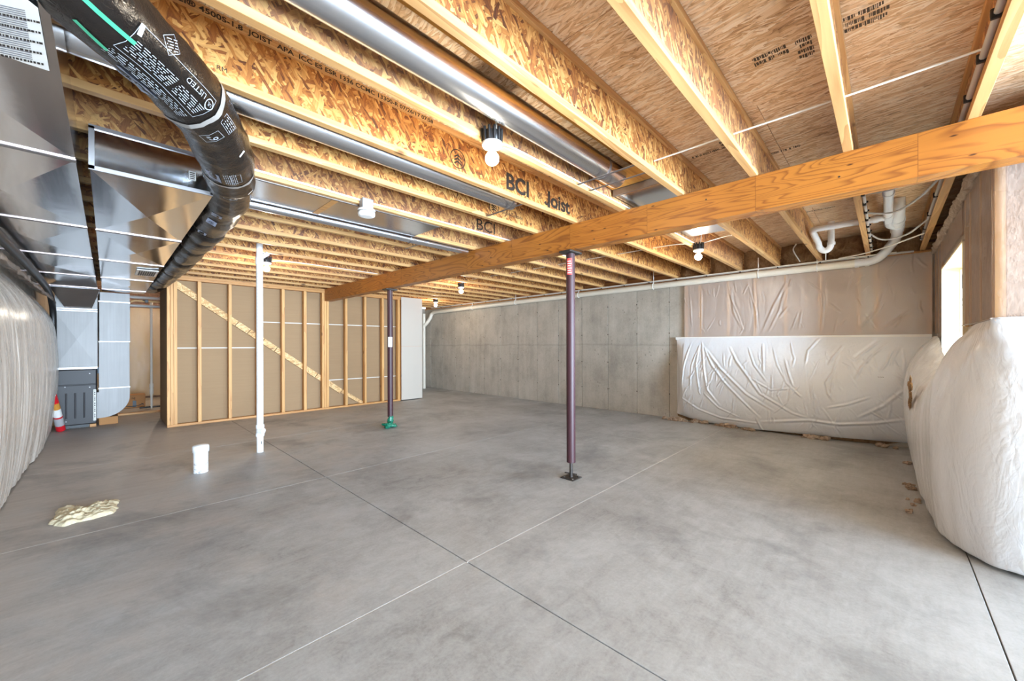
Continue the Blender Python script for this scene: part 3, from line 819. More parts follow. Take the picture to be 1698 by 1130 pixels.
# stair stringer running down behind the studs, in pieces
def stringer(xa, za, xb, zb_, h):
    d = Vector((xb-xa, 0, zb_-za)).normalized(); n_ = Vector((-d.z, 0, d.x))
    q = [Vector((xa, SY+SD+.002, za)), Vector((xb, SY+SD+.002, zb_)), Vector((xb, SY+SD+.002, zb_))-n_*h, Vector((xa, SY+SD+.002, za))-n_*h]
    return MB().quadprism(q, (0, .04, 0))
STR = m_osb('stringer_osb', (0, 2), srgb(150, 100, 52), srgb(196, 146, 84), srgb(220, 178, 114), srgb(238, 206, 150), (.5, 1.4, -.3), .05, .01)
pts = [(.78, 2.39), (1.62, 1.765), (1.80, 1.63), (2.02, 1.465), (2.23, 1.305), (2.95, .77), (3.16, .62), (3.45, .40), (3.95, .03)]
for i in range(len(pts)-1):
    (a, b), (c, d) = pts[i], pts[i+1]
    b -= .035; d -= .035
    if i == len(pts)-2: d += .035
    L = math.hypot(c-a, d-b); e = .006/L
    stringer(a+(c-a)*e, b+(d-b)*e, c-(c-a)*e, d-(d-b)*e, .098 if i < 7 else .07).build('stringer_board', STR, wb)
# finished end: white board facing the room
MB().box(4.762, 5.326, SY-.035, SY-.022, .018, 1.278, .001).build('drywall_board', GYPW, wb, 'white finished drywall board at the wall end')
MB().box(4.762, 5.326, SY-.035, SY-.022, 1.281, 2.43, .001).build('drywall_board', GYPW, wb, 'white finished drywall board at the wall end')
MB().box(4.77, 5.32, SY-.021, SY+SD, .018, 2.36).build('end_framing', STUD, wb)
MB().box(5.312, 5.326, SY-.021, 10.4, .018, 2.43).build('drywall_board', GYPW, wb)
# return of the partition beside the furnace
MB().box(.652, .664, SY+.10, 9.40, .01, 2.40, .001).build('drywall_board', GYPB, wb)
# end wall past the partition
wn = struct('wall_end')
MB().box(5.33, 6.9, 10.42, 10.6, 0, 2.44).build('wall_section', CONC, wn)

# utility corner behind: film covered far wall
wz = struct('wall_far')
MB().box(-.78, 6.9, 13.42, 13.6, 0, 2.742).build('wall_section', BATT, wz)
for x in (-.5, -.1, .3, .77, 1.2):
    MB().box(x-.02, x+.02, 13.38, 13.419, 0, 2.3).build('stud', STUD, wz)
MB().box(-.78, 1.4, 13.38, 13.419, 2.26, 2.34).build('top_plate', PLATE, wz)
MB().box(1.4, 1.5, 9.42, 13.42, 0, 2.742).build('wall_section', GYPB, wz)
f4 = thing('vapor_barrier', 'yellowish plastic film on the far wall behind the furnace', 'plastic sheeting', (.3, 13.36, 0))
YFILM = m_poly('yellowed_film', srgb(236, 214, 176), srgb(220, 194, 150), .3, 6, (1, 1, .5), .3, alpha=.8, spec=.35)
MB().grid(sheet([(-.75, 13.365), (1.39, 13.365)], lambda p: .05, lambda p: 2.25, 60, 70, .010, 8.5, lambda p: (0, -1))).build('film', YFILM, f4)
tag(MB().box(-.3, 1.35, 10.28, 10.36, .0005, .035, .002).build('floor_strip', PLATE), 'pale wooden strip lying across the floor behind the furnace', 'lumber')

# cardboard box
cb = thing('cardboard_box', 'brown cardboard shipping box with dark printed tape on the floor behind the duct', 'box', (.42, 11.5, 0))
CARD = plain('cardboard', srgb(176, 124, 76), .85)
MB().box(.22, .555, 11.36, 11.66, .001, .27, .004).build('carton', CARD, cb)
MB().box(.22, .386, 11.355, 11.66, .2705, .274).build('flap', CARD, cb); MB().box(.389, .555, 11.355, 11.66, .2705, .274).build('flap', CARD, cb)
MB().box(.36, .415, 11.357, 11.3595, .02, .155).build('printed_tape', BLACK, cb)
m = MB(); arcp = [(.25+.27*i/12, 11.357, .055-.028*math.sin(PI*i/12)+.02*i/12) for i in range(13)]
m.tube(arcp, .007, 5); m.tube([(.49, 11.357, .085), (.522, 11.357, .078), (.52, 11.357, .05)], .006, 5)
m.build('arrow_logo', BLACK, cb)
put_text('NJ', .055, (.345, 11.3585, .185), cb, INK)

# post, bracket and piping in the furnace corner
po = thing('wooden_post', 'pine post standing between furnace and return duct', 'post', (-.055, 9.95, 0))
MB().box(-.115, .0, 9.93, 10.02, .0, 2.3, .002).build('post_body', STUD, po)
MB().box(-.135, .005, 9.92, 9.929, .82, .93, .002).build('switch_box', plain('blue_grey_box', srgb(150, 166, 180), .4, .4), po)
MB().tube([(-.095, 9.915, .78), (-.09, 9.912, 1.1), (-.11, 9.912, 1.7), (-.1, 9.915, 2.25)], .006, 6).build('cable', BLACK, po)
gp = thing('gas_piping', 'grey and yellow pipes crossing under the ceiling behind the return duct', 'pipe', (.45, 10.2, 2.15))
MB().tube([(-.3, 10.2, 2.22), (1.35, 10.2, 2.22)], .03, 12).build('pipe', PEX, gp)
MB().tube([(-.3, 10.2, 2.06), (1.35, 10.2, 2.06)], .026, 12).build('pipe', PEX, gp)
MB().tube(smooth_path([(.3, 10.15, 2.12), (.36, 10.15, 2.15), (.5, 10.15, 2.15), (1.3, 10.15, 2.15)], 6), .016, 10).build('pipe', plain('yellow_pipe', srgb(214, 178, 120), .4), gp)
MB().box(.49, .54, 10.1, 10.16, 2.12, 2.18, .005).build('valve', BLACK, gp)
MB().tube([(.46, 10.12, 2.165), (.54, 10.12, 2.15)], .01, 6).build('valve_lever', BLACK, gp)
vp = thing('standing_pipe', 'cream plastic pipe standing by the far film wall behind the box', 'pipe', (.63, 11.0, 0))
MB().tube([(.63, 11.0, .0), (.63, 11.0, 2.2)], .022, 12).build('pipe', PVCC, vp)
MB().lathe((.63, 11.0, .3), [(.03, 0), (.034, .02), (.034, .10), (.028, .12), (.034, .14), (.034, .20), (.03, .22)], 14).build('fitting', PVCC, vp)
MB().tube([(.45, 11.0, .035), (.85, 11.0, .035)], .018, 8).build('base_pipe', BLACK, vp)
MB().tube(smooth_path([(.63, 11.0, 2.08), (.55, 11.0, 2.13), (.3, 11.0, 2.13)], 5), .02, 10).build('top_arm', PVCC, vp)

# ------------------------------------------------------------------ ducts
def duct_piece(x0, x1, y0, y1, z0, z1, depth=.016):
    m = MB(); cx, cy = (x0+x1)/2, (y0+y1)/2
    vs = [(x0, y0, z0), (x1, y0, z0), (x1, y1, z0), (x0, y1, z0), (cx, cy, z0-depth), (x0, y0, z1), (x1, y0, z1), (x1, y1, z1), (x0, y1, z1)]
    m.add(vs, [(0, 4, 1), (1, 4, 2), (2, 4, 3), (3, 4, 0), (0, 1, 6, 5), (1, 2, 7, 6), (2, 3, 8, 7), (3, 0, 5, 8), (5, 6, 7, 8)])
    return m
DZ = 2.20
d1 = thing('supply_duct', 'wide galvanized trunk duct beside the left wall with paper label on its underside', 'duct', (-.41, 4.5, DZ))
d2 = thing('return_duct', 'galvanized trunk duct with floor grille style vent and open green-tinted near end', 'duct', (.19, 6, DZ))
d2['label'] = 'galvanized trunk duct with small vent, next to the black flex duct'
seams1 = [-1.5, -.12, 1.36, 2.85, 4.40, 5.90, 7.4, 8.85, 9.30]
seams2 = [2.93, 4.42, 5.92, 7.42, 8.9, 9.27]
for x0, x1, sm, d in ((-.715, -.107, seams1, d1), (-.061, .443, seams2, d2)):
    for i in range(len(sm)-1):
        duct_piece(x0, x1, sm[i]+.002, sm[i+1]-.002, DZ, 2.425, .020 if i % 2 else .016).build('duct_section', GALV, d)
    for y in sm[1:-1]:
        MB().box(x0-.003, x1+.003, y-.016, y+.016, DZ-.008, DZ-.001, .002).build('seam_cleat', GALVD, d)
        MB().box(x0-.003, x1+.003, y-.022, y-.017, DZ-.006, DZ-.001).build('seam_sealant', TAPE, d)
# foil taped rim and printed sticker on the near end of the return trunk
m = MB(); m.box(-.066, .448, 2.922, 2.931, DZ-.004, DZ+.018); m.box(-.066, .448, 2.922, 2.931, 2.408, 2.428); m.box(-.066, -.045, 2.922, 2.931, DZ, 2.42); m.box(.43, .448, 2.922, 2.931, DZ, 2.42)
m.build('foil_tape', GALVD, d2)
MB().box(.33, .362, 2.924, 2.9295, 2.265, 2.315).build('sticker', PAPER, d2)
m = MB(); [m.box(.334, .357, 2.9232, 2.9242, 2.27+.011*i, 2.275+.011*i) for i in range(4)]; m.build('sticker_print', INK, d2)
# vent grille in the underside
v0 = AZ(225, 444, DZ); vg = MB().box(.235, .425, 6.22, 6.74, DZ-.022, DZ-.012, .003).build('vent_grille', WHITE, d2)
m = MB()
for i in range(8):
    for r_ in range(2):
        x = .258+.019*i; y = 6.30+.2*r_
        m.box(x, x+.0145, y, y+.18, DZ-.0245, DZ-.0215)
m.build('vent_slots', BLACK, vg)
# paper label with handwriting on the supply trunk
pl = [AZ(-40, 0, DZ-.012), AZ(45, 0, DZ-.012), AZ(63, 14, DZ-.012), AZ(82, 118, DZ-.012), AZ(38, 104, DZ-.012), AZ(0, 90, DZ-.012), AZ(-60, 75, DZ-.012)]
plab = MB().quadprism(pl, (0, 0, .001)).build('paper_label', PAPER, d1)
m = MB(); m2 = MB()
rr = random.Random(5)
for i in range(26):
    y = 8+3.4*i
    if i % 5 == 4:
        x = -30
        while x < 66+.14*y-8:
            w_ = rr.uniform(2.5, 6)
            q = [AZ(x, y+.22*x, DZ-.0132), AZ(x+w_, y+.22*(x+w_), DZ-.0132), AZ(x+w_+.5, y+3.2+.22*(x+w_), DZ-.0132), AZ(x+.5, y+3.2+.22*x, DZ-.0132)]
            m2.quadprism(q, (0, 0, .0006)); x += w_+rr.uniform(1, 2.4)
    elif y < 88:
        x1 = 40+.16*y
        q = [AZ(-40, y-8.8, DZ-.0132), AZ(x1, y+.22*x1, DZ-.0132), AZ(x1+.2, y+1.3+.22*x1, DZ-.0132), AZ(-40, y+1.3-8.8, DZ-.0132)]
        m.quadprism(q, (0, 0, .0006))
m.build('printed_lines', plain('grey_print', srgb(120, 118, 122), .7), plab, kind='stuff'); m2.build('handwriting', INK, plab, kind='stuff')

# supply plenum, take-off and furnace
fu = thing('furnace', 'dark grey furnace cabinet under its galvanized plenum', 'furnace', (-.34, 9.5, 0))
FUR = plain('furnace_enamel', srgb(46, 42, 43), .5)
fx0, fx1, fy0, fy1 = -.56, -.125, 9.2, 9.9
MB().box(fx0, fx1, fy0, fy1, .05, .93, .012).build('cabinet', FUR, fu)
MB().box(fx0+.004, fx1-.004, fy0-.012, fy0-.001, .69, .92, .006).build('upper_panel', FUR, fu)
lp = MB().box(fx0+.004, fx1-.004, fy0-.012, fy0-.001, .06, .68, .006).build('lower_panel', FUR, fu)
m = MB()
for x in (fx0+.11, fx0+.205, fx0+.30):
    m.tube([(x, fy0-.012, .16), (x, fy0-.012, .56)], .010, 8)
m.build('embossed_ribs', FUR, lp)
m = MB()
for x, z in ((-.46, .66), (-.20, .86), (-.2, .64), (-.45, .12), (-.16, .12)): m.tube([(x, fy0-.018, z), (x, fy0-.01, z)], .007, 8)
m.build('screws', GALVD, fu)
wls = MB().box(-.16, -.13, fy0-.016, fy0-.0125, .10, .60, .001).build('white_label_strip', PAPER, fu)
m = MB(); [m.box(-.152, -.138, fy0-.0172, fy0-.0162, .12+.03*i, .12+.03*i+(.02 if i % 3 else .008)) for i in range(16)]; m.build('label_print', INKF, wls)
MB().box(fx0+.05, fx1-.02, fy0+.05, fy1-.05, .0005, .05).build('base_rail', BLACK, fu)
MB().box(-.20, -.13, 9.19, 9.27, .0005, .049, .002).build('support_block', PLATE, fu)
pn = thing('supply_plenum', 'square galvanized plenum box with flared take-off above the furnace', 'duct', (-.34, 9.5, .93))
def crossface(m, x0, x1, z0, z1, y, d=.012):
    m.add([(x0, y, z0), (x1, y, z0), (x1, y, z1), (x0, y, z1), ((x0+x1)/2, y-d, (z0+z1)/2)], [(0, 1, 4), (1, 2, 4), (2, 3, 4), (3, 0, 4)])
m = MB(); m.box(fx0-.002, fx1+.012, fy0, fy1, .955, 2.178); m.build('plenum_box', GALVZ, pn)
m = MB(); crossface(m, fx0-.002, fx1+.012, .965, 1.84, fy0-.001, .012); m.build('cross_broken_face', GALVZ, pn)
MB().box(fx0-.004, fx1+.014, fy0-.016, fy0+.02, .931, .968, .002).build('seam_cleat', GALVD, pn)
for z in (1.845, 1.875): MB().box(fx0-.004, fx1+.014, fy0-.018, fy0-.001, z, z+.02, .002).build('seam_cleat', GALVD, pn)
m = MB()
ax0, ax1, bx0, bx1 = -.46, -.175, -.60, -.085
lo = [(ax0, fy0-.002, 1.90), (ax1, fy0-.002, 1.90)]; hi = [(bx0, 8.93, 2.19), (bx1, 8.93, 2.19)]
m.add([lo[0], lo[1], hi[1], hi[0], (ax0, fy0-.002, 2.19), (ax1, fy0-.002, 2.19), (bx0, fy0-.01, 2.19), (bx1, fy0-.01, 2.19)], [(0, 1, 2, 3), (0, 3, 6, 4), (1, 5, 7, 2), (3, 2, 7, 6)])
m.build('flared_takeoff', m_galv('takeoff_steel', (.55, .52, .50), .3, 0), pn)
MB().tube([hi[0], hi[1]], .007, 6).build('takeoff_rim', GALVD, pn)

rd = thing('return_riser', 'bright galvanized return duct dropping to a curved elbow at the furnace side', 'duct', (.08, 9.5, 0))
rx0, rx1 = -.10, .258
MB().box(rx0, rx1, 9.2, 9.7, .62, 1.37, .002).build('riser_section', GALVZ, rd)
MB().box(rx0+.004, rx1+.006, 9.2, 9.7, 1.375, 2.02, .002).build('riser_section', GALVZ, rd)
MB().box(rx0+.012, rx1+.004, 9.195, 9.7, 2.03, 2.178, .002).build('collar', GALVZ, rd)
for z in (.60, 1.36, 2.015): MB().box(rx0-.006, rx1+.008, 9.186, 9.71, z, z+.022, .002).build('seam_cleat', GALVD, rd)
m = MB(); R = .33
prof = [(-.122, .55), (-.10, .55), (rx0, .60), (rx1, .60), (rx1, .46)]+[(rx1-R+R*math.cos(a), .46-R*math.sin(a)) for a in np.linspace(.1, PI/2, 12)]+[(-.122, .13)]
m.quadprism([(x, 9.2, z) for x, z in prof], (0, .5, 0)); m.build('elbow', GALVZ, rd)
MB().box(-.1, .12, 9.3, 9.6, .001, .125, .002).build('support_block', CARD, rd)

# small red canister leaning on the blanket
ca = thing('canister', 'slim red and white printed canister leaning on the blanket beside the furnace', 'canister', (-.46, 8.9, 0))
ct, cb_ = Vector((-.475, 8.86, .02)), Vector((-.535, 8.93, .47))
ct = AZ(101, 713, .03); cb_ = AX(87, 652, ct.x-.06)
dr = cb_-ct
def cyl_part(a, b, r0, r1, nm, mat): MB().tube([ct+dr*a, ct+dr*b], [r0, r1], 14).build(nm, mat, ca)
RED = plain('red_plastic', srgb(206, 28, 40), .35)
cyl_part(0, .38, .050, .048, 'body', RED); cyl_part(.38, .58, .0475, .046, 'label_band', PAPER); cyl_part(.58, .74, .0455, .043, 'yellow_band', plain('mustard', srgb(200, 140, 60), .5)); cyl_part(.74, .93, .0425, .038, 'neck', RED); cyl_part(.93, 1.0, .03, .02, 'cap', WHITE)
cyl_part(.14, .34, .0507, .0495, 'white_sticker', plain('grey_sticker', srgb(170, 168, 170), .5))

# ------------------------------------------------------------------ black insulated flex duct
fd = thing('flex_duct', 'black plastic jacketed flexible duct curving down along the trunk duct', 'duct', (.5, 3, 2.28))
ctrl = [(-.125, 1.545, 2.312), (-.045, 1.635, 2.30), (.06, 1.755, 2.295), (.18, 1.91, 2.29), (.315, 2.16, 2.285), (.445, 2.54, 2.28), (.53, 2.96, 2.277), (.572, 3.5, 2.275), (.58, 4.3, 2.27), (.58, 5.2, 2.272), (.578, 6.2, 2.275), (.570, 7.2, 2.28), (.545, 8.0, 2.285), (.52, 8.7, 2.29), (.51, 9.05, 2.31)]
path = smooth_path(ctrl, 14)
cum = [0]
for i in range(1, len(path)): cum.append(cum[-1]+(path[i]-path[i-1]).length)
def frame(i):
    a = path[max(i-1, 0)]; b = path[min(i+1, len(path)-1)]; t = (b-a).normalized()
    u_ = (Vector((0, 0, -1))-t*(-t.z)).normalized(); return t, u_, t.cross(u_)
cinch = [2.6, 2.9, 3.4, 4.15, 5.05, 5.95, 6.75]
def frad(s, ang):
    r = .118+.006*math.sin(s*9+math.sin(s*3)*2)
    if s < 1.4: r = .112+.012*min(1, s/1.0)+.003*math.sin(s*14)
    for c in cinch: r -= .022*math.exp(-((s-c)/.05)**2)
    r += .006*nz(s*6+math.cos(ang)*2, math.sin(ang)*2, 1)+.004*nz(s*22, math.cos(ang)*4, math.sin(ang)*4)
    return r
seg = 36; dense = []
for s in np.linspace(0, cum[-1], 420):
    i = max(q for q in range(len(cum)-1) if cum[q] <= s+1e-9); t = (s-cum[i])/(cum[i+1]-cum[i])
    dense.append((s, path[i].lerp(path[i+1], t), i))
def fpoint(s, ang, off=0.0):
    s = min(max(s, 0.0), cum[-1]-1e-6)
    i = max(q for q in range(len(cum)-1) if cum[q] <= s+1e-9); t = (s-cum[i])/(cum[i+1]-cum[i])
    p = path[i].lerp(path[i+1], t)
    ta, ua, wa = frame(i); tb, ub, wb_ = frame(i+1)
    u_ = ua.lerp(ub, t).normalized(); w_ = wa.lerp(wb_, t).normalized()
    return p+(u_*math.cos(ang)+w_*math.sin(ang))*(frad(s, ang)+off)
G = np.array([[tuple(fpoint(s, 2*PI*k/seg)) for k in range(seg+1)] for s, _, _ in dense])
MB().grid(G).build('jacket', FLEX, fd)
for s0 in ():
    G = np.array([[tuple(fpoint(s0+q*.028+.03*math.sin(2*PI*k/seg), 2*PI*k/seg, .003)) for k in range(seg+1)] for q in (0, 1)])
    MB().grid(G).build('grey_band', plain('band_%d' % int(s0*100), srgb(150, 146, 142), .4), fd)
for s0 in cinch:
    G = np.array([[tuple(fpoint(s0+q*.02, 2*PI*k/seg, .004)) for k in range(seg+1)] for q in (0, 1)])
    MB().grid(G).build('cinch_strap', BLACK, fd)
# printing on the jacket, laid on the curved surface: (distance along, distance round)
def wrap_mesh(me_or_quads, s0, a0, rot=0.0, mat=INKW, name='printed_text', flip=1):
    vs, fs = me_or_quads
    out = []
    c, s_ = math.cos(rot), math.sin(rot)
    for x, y in vs:
        X_, Y_ = x*c-y*s_, x*s_+y*c
        out.append(fpoint(s0+X_, a0+flip*Y_/.12, .0035))
    return MB().add(out, fs).build(name, mat, fd)
def textquads(s, size):
    me = text_mesh(s, size, 0); vs = [(v.co.x, v.co.y) for v in me.vertices]; fs = [tuple(p.vertices) for p in me.polygons]
    bpy.data.meshes.remove(me); return vs, fs
def lines(rows):
    vs, fs = [], []
    for x0, x1, y0, y1 in rows:
        k = max(1, int(max(x1-x0, y1-y0)/.03)); 
        horiz = (x1-x0) >= (y1-y0)
        for i in range(k):
            a, b = i/k, (i+1)/k; n_ = len(vs)
            if horiz: vs += [(x0+(x1-x0)*a, y0), (x0+(x1-x0)*b, y0), (x0+(x1-x0)*b, y1), (x0+(x1-x0)*a, y1)]
            else: vs += [(x0, y0+(y1-y0)*a), (x1, y0+(y1-y0)*a), (x1, y0+(y1-y0)*b), (x0, y0+(y1-y0)*b)]
            fs.append((n_, n_+1, n_+2, n_+3))
    return vs, fs
def outline(w_, h_, t=.0018): return lines([(0, w_, 0, t), (0, w_, h_-t, h_), (0, t, 0, h_), (w_-t, w_, 0, h_)])
def fineprint(w_, n_, pitch, seed):
    r = random.Random(seed); rows = []
    for i in range(n_):
        x = 0
        while x < w_:
            L = min(r.uniform(.012, .04), w_-x); rows.append((x, x+L*.85, i*pitch, i*pitch+pitch*.34)); x += L+.004
    return lines(rows)
PR = plain('jacket_print', srgb(160, 166, 174), .5)
def ringq(r0, r1, n_=20):
    vs = []; fs = []
    for i in range(n_):
        a = 2*PI*i/n_; vs += [(r0*math.cos(a), r0*math.sin(a)), (r1*math.cos(a), r1*math.sin(a))]
    for i in range(n_): j = (i+1) % n_; fs.append((2*i, 2*i+1, 2*j+1, 2*j))
    return vs, fs
def centre(vf, dx=0, dy=0):
    vs, fs = vf; xs_ = [v[0] for v in vs]; ys_ = [v[1] for v in vs]
    mx, my = (min(xs_)+max(xs_))/2, (min(ys_)+max(ys_))/2
    return [(v[0]-mx+dx, v[1]-my+dy) for v in vs], fs
def face_angle(s):
    s = max(s, 0.0)
    i = max(q for q in range(len(cum)-1) if cum[q] <= s+1e-9); t_, u_, w_ = frame(i)
    c_ = Vector((0, 0, CAM_H))-path[i]; return math.atan2(c_.dot(w_), c_.dot(u_))
def s_at(px):                                   # distance along the duct whose axis stands nearest a measured point
    return min(((path[i]-Vector(px)).length, cum[i]) for i in range(len(path)))[1]
def print_on(vf, s0, da, nm, mat, rot=PI, dx=0, dy=0):
    wrap_mesh(centre(vf, dx, dy), s0, face_angle(s0)+da, rot, mat, nm, -1)
PR = plain('jacket_print', srgb(160, 166, 174), .5)
PALE = plain('pale_patch_print', srgb(150, 160, 184), .45)
sA = s_at((.20, 1.94, 2.29))-.17
print_on(outline(.34, .11), sA, .05, 'label_outline', PR)
print_on(fineprint(.17, 7, .0075, 1), sA, .05, 'fine_print', PR, PI, .07, .018)
print_on(fineprint(.12, 6, .0075, 2), sA, .05, 'fine_print', PR, PI, -.09, .022)
print_on(fineprint(.32, 5, .0075, 3), sA, .75, 'fine_print', PR)
print_on(textquads('LISTED', .028), sA, .05, 'printed_text', PR, PI, -.075, -.03)
print_on(ringq(.017, .021), sA, .05, 'listing_ring', PR, PI, -.148, -.022); print_on(textquads('UL', .018), sA, .05, 'printed_text', PR, PI, -.148, -.022)
print_on(outline(.055, .055), sA-.06, -.62, 'label_outline', PR, PI+.75); print_on(fineprint(.045, 5, .008, 8), sA-.06, -.62, 'fine_print', PR, PI+.5)
print_on(lines([(0, .16, 0, .06)]), sA+.0, 1.25, 'pale_patch', PALE); print_on(textquads('R-8.0', .05), sA, 1.25, 'printed_text', BLACK)
sB = s_at((.315, 2.16, 2.285))-.12
print_on(outline(.06, .075), sB+.02, .25, 'label_outline', PR, PI+.1); print_on(textquads('6"', .05), sB+.02, .25, 'printed_text', PR)
print_on(outline(.10, .045), sB+.0, -.42, 'label_outline', PR); print_on(fineprint(.085, 4, .009, 12), sB, -.42, 'fine_print', PR)
sC = s_at((.46, 2.6, 2.28))-.14
print_on(fineprint(.13, 7, .008, 13), sC, .1, 'fine_print', PR); print_on(outline(.11, .045), sC, -.1, 'label_outline', PR)
print_on(lines([(0, .11, 0, .055)]), sC+.02, .7, 'pale_patch', PALE); print_on(textquads('R-8', .045), sC+.02, .7, 'printed_text', BLACK)
sD = s_at((.53, 2.96, 2.277))-.16
print_on(outline(.045, .07), sD, 0, 'label_outline', PR); print_on(textquads('R-8.0', .018), sD, 0, 'printed_text', PR, PI)
for q in (3.25, 3.45, 3.9): 
    sq = s_at((.57, q, 2.275)); print_on(lines([(0, .09, 0, .06)]), sq, .1, 'pale_patch', PALE); print_on(textquads('6R', .045), sq, .1, 'printed_text', BLACK)
for s0, a_ in ((sA-.16, -.25), (sB+.22, -.5), (sD-.08, -.8)): print_on(lines([(0, .014, 0, .035)]), s0, a_, 'paper_tab', PAPER, .2)
GREEN = plain('green_liner', srgb(64, 150, 116), .3)
print_on(lines([(0, .14, 0, .012)]), sA-.22, .12, 'green_liner', GREEN, PI+.05); print_on(lines([(0, .10, 0, .010)]), sA-.20, .75, 'green_liner', GREEN, PI-.1)
for s0 in (sA+.215, sC+.12):
    G = np.array([[tuple(fpoint(s0+q*.026+.02*math.sin(2*PI*k/seg), 2*PI*k/seg, .003)) for k in range(seg+1)] for q in (0, 1)])
    MB().grid(G).build('grey_band', plain('band_%d' % int(s0*100), srgb(150, 146, 142), .4), fd)

# ------------------------------------------------------------------ round metal pipes and panned bays
def round_pipe(name, label, pts, r, mat, rings=(), ringr=None):
    t = thing(name, label, 'duct', tuple(pts[0]))
    MB().tube(pts, r, 28).build('pipe_body', mat, t)
    for p in rings:
        MB().tube([Vector(p)-Vector((.008, 0, 0)), Vector(p)+Vector((.008, 0, 0))], r+.004, 28).build('crimp_ring', GALVD, t)
    return t
p1y = 1.435
p1 = round_pipe('round_duct', 'bright round metal duct filling the joist bay above the nearest bulb', [(-.5, p1y, 2.535), (2.44, p1y, 2.535), (2.62, p1y, 2.535)], .078, GALVX, [(2.40, p1y, 2.535)])
MB().box(1.15-.0, 6.9, joist_y(2)+.03, joist_y(3)-.03, 2.645, 2.653).build('bay_board_tmp', BOARD) if False else None
bd = MB().box(-.6, 3.02, joist_y(2)+.024, joist_y(2)+.20, 2.60, 2.612, .001).build('blocking_board', BOARD); tag(bd, 'smooth golden board fixed in the bay over the bright round duct', 'board')
bd2 = MB().box(2.56, 2.845, joist_y(2)+.024, joist_y(3)-.024, 2.55, 2.562, .001).build('blocking_board', BOARD); tag(bd2, 'short golden board closing the bay between round duct end and beam', 'board')
pnm = thing('bay_pan', 'short bright sheet metal pan closing the joist bay at the beam', 'duct', (3.2, 1.4, 2.46))
m = MB(); y0, y1 = joist_y(2)+.026, joist_y(3)-.20
m.box(2.86, 4.55, joist_y(2)+.024, joist_y(3)-.024, 2.508, 2.515); m.build('pan_sheet', GALVX, pnm)
MB().box(2.85, 2.87, joist_y(2)+.024, joist_y(3)-.024, 2.50, 2.56).build('pan_lip', GALVD, pnm)
round_pipe('round_duct', 'round metal duct in the bay behind the lettered joist', [(-.14, 2.33, 2.535), (2.42, 2.33, 2.535)], .075, GALVX, [(.22, 2.33, 2.535), (2.38, 2.33, 2.535)])
round_pipe('round_duct', 'thin round metal duct running beside the panned joist bay', [(.45, joist_y(7)+.072, 2.425), (2.26, joist_y(7)+.072, 2.425), (3.0, joist_y(7)+.072, 2.425)], .040, GALVX, [(2.22, joist_y(7)+.072, 2.425)])
pb = thing('bay_pan', 'flat sheet metal pan nailed under the joists beside the smoke detector', 'duct', (1.4, 3.4, 2.44))
MB().box(.47, 2.22, joist_y(6)+.020, joist_y(7)-.0, 2.4345, 2.4392).build('pan_sheet', m_galv('pan_steel', (.62, .60, .58), .2, 0), pb)
MB().box(.47, 2.22, joist_y(6)+.012, joist_y(6)+.03, 2.431, 2.4345).build('pan_edge', GALVD, pb)
MB().box(.47, 2.22, joist_y(7)-.02, joist_y(7)+.0, 2.431, 2.4345).build('pan_edge', GALVD, pb)
MB().box(1.22, 1.27, joist_y(6)+.03, joist_y(7)-.02, 2.4325, 2.4342).build('wooden_strip', PLATE, pb)

# hanger straps across the bays
for i, (x, y0, y1, lab) in enumerate(((2.345, joist_y(2)+.02, joist_y(3)-.01, 'thin metal strap under the bright round duct, nearer its end ring'), (2.50, joist_y(2)+.02, joist_y(3)-.01, 'second thin metal strap just past the ring of the bright round duct'), (2.35, joist_y(4)+.02, joist_y(5)-.02, 'thin metal strap across the bay below the large lettering'), (2.41, joist_y(7)+.0, joist_y(8)-.02, 'thin metal strap hanging under the thin round duct'))):
    zz = 2.445 if i < 3 else 2.42
    tag(MB().box(x-.010, x+.010, y0, y1, zz, zz+.002).build('hanger_strap', GALVD), lab, 'strap', 'pipe hanger straps')

# ------------------------------------------------------------------ bulbs
def lamp_fixture(loc, lab, power, side=1):
    x, y, z = loc
    t = thing('ceiling_light', lab, 'light', (x, y, z), 'bare bulb lights')
    m = MB(); prof = [(.05, .028), (.052, .0), (.052, .062), (.047, .066)]
    m.lathe((x, y, z-.0), [(.048, .0), (.052, .004), (.052, .055), (.048, .058)], 24)
    for k in range(12):
        a = 2*PI*k/12
        m.tube([(x+.052*math.cos(a), y+.052*math.sin(a), z+.0), (x+.055*math.cos(a), y+.055*math.sin(a), z+.072)], .008, 6)
    m.build('junction_box', BLACK, t)
    MB().lathe((x, y, z-.026), [(.022, -.0), (.05, .004), (.057, .014), (.057, .024), (.05, .026)], 24).build('lampholder', WHITE, t)
    MB().lathe((x, y, z-.05), [(.014, 0), (.017, .004), (.017, .024), (.02, .026)], 16).build('bulb_base', WHITE, t)
    b = MB(); pr = []
    for i in range(13):
        a = PI*i/12
        r = .038*math.sin(a); zz = -.038*math.cos(a)
        if i > 8: r = max(r, .015)
        pr.append((max(r, .0015), zz))
    b.lathe((x, y, z-.085), pr, 24).build('bulb', BULB, t)
    MB().tube(smooth_path([(x+.01, y-.02, z+.06), (x+.012, y-.022, z+.11), (x+.03, y-.03, z+.2)], 5), .006, 8).build('cord', CABLE, t)
    l = bpy.data.lights.new('bulb_glow', 'POINT'); l.energy = power; l.color = (1, .89, .73); l.shadow_soft_size = .035
    lo_ = bpy.data.objects.new('bulb_glow', l); COL.objects.link(lo_); lo_.location = (x, y, z-.135); lo_.parent = t; lo_.location = (0, 0, -.125)
    return t
BP = 19
lamp_fixture((1.47, joist_y(3)-.06, 2.405), 'nearest bare bulb on its round black box in front of the lettered joist', BP)
lamp_fixture((4.74, joist_y(3)-.06, 2.395), 'bare lit bulb beyond the beam, near the white blanket', BP)
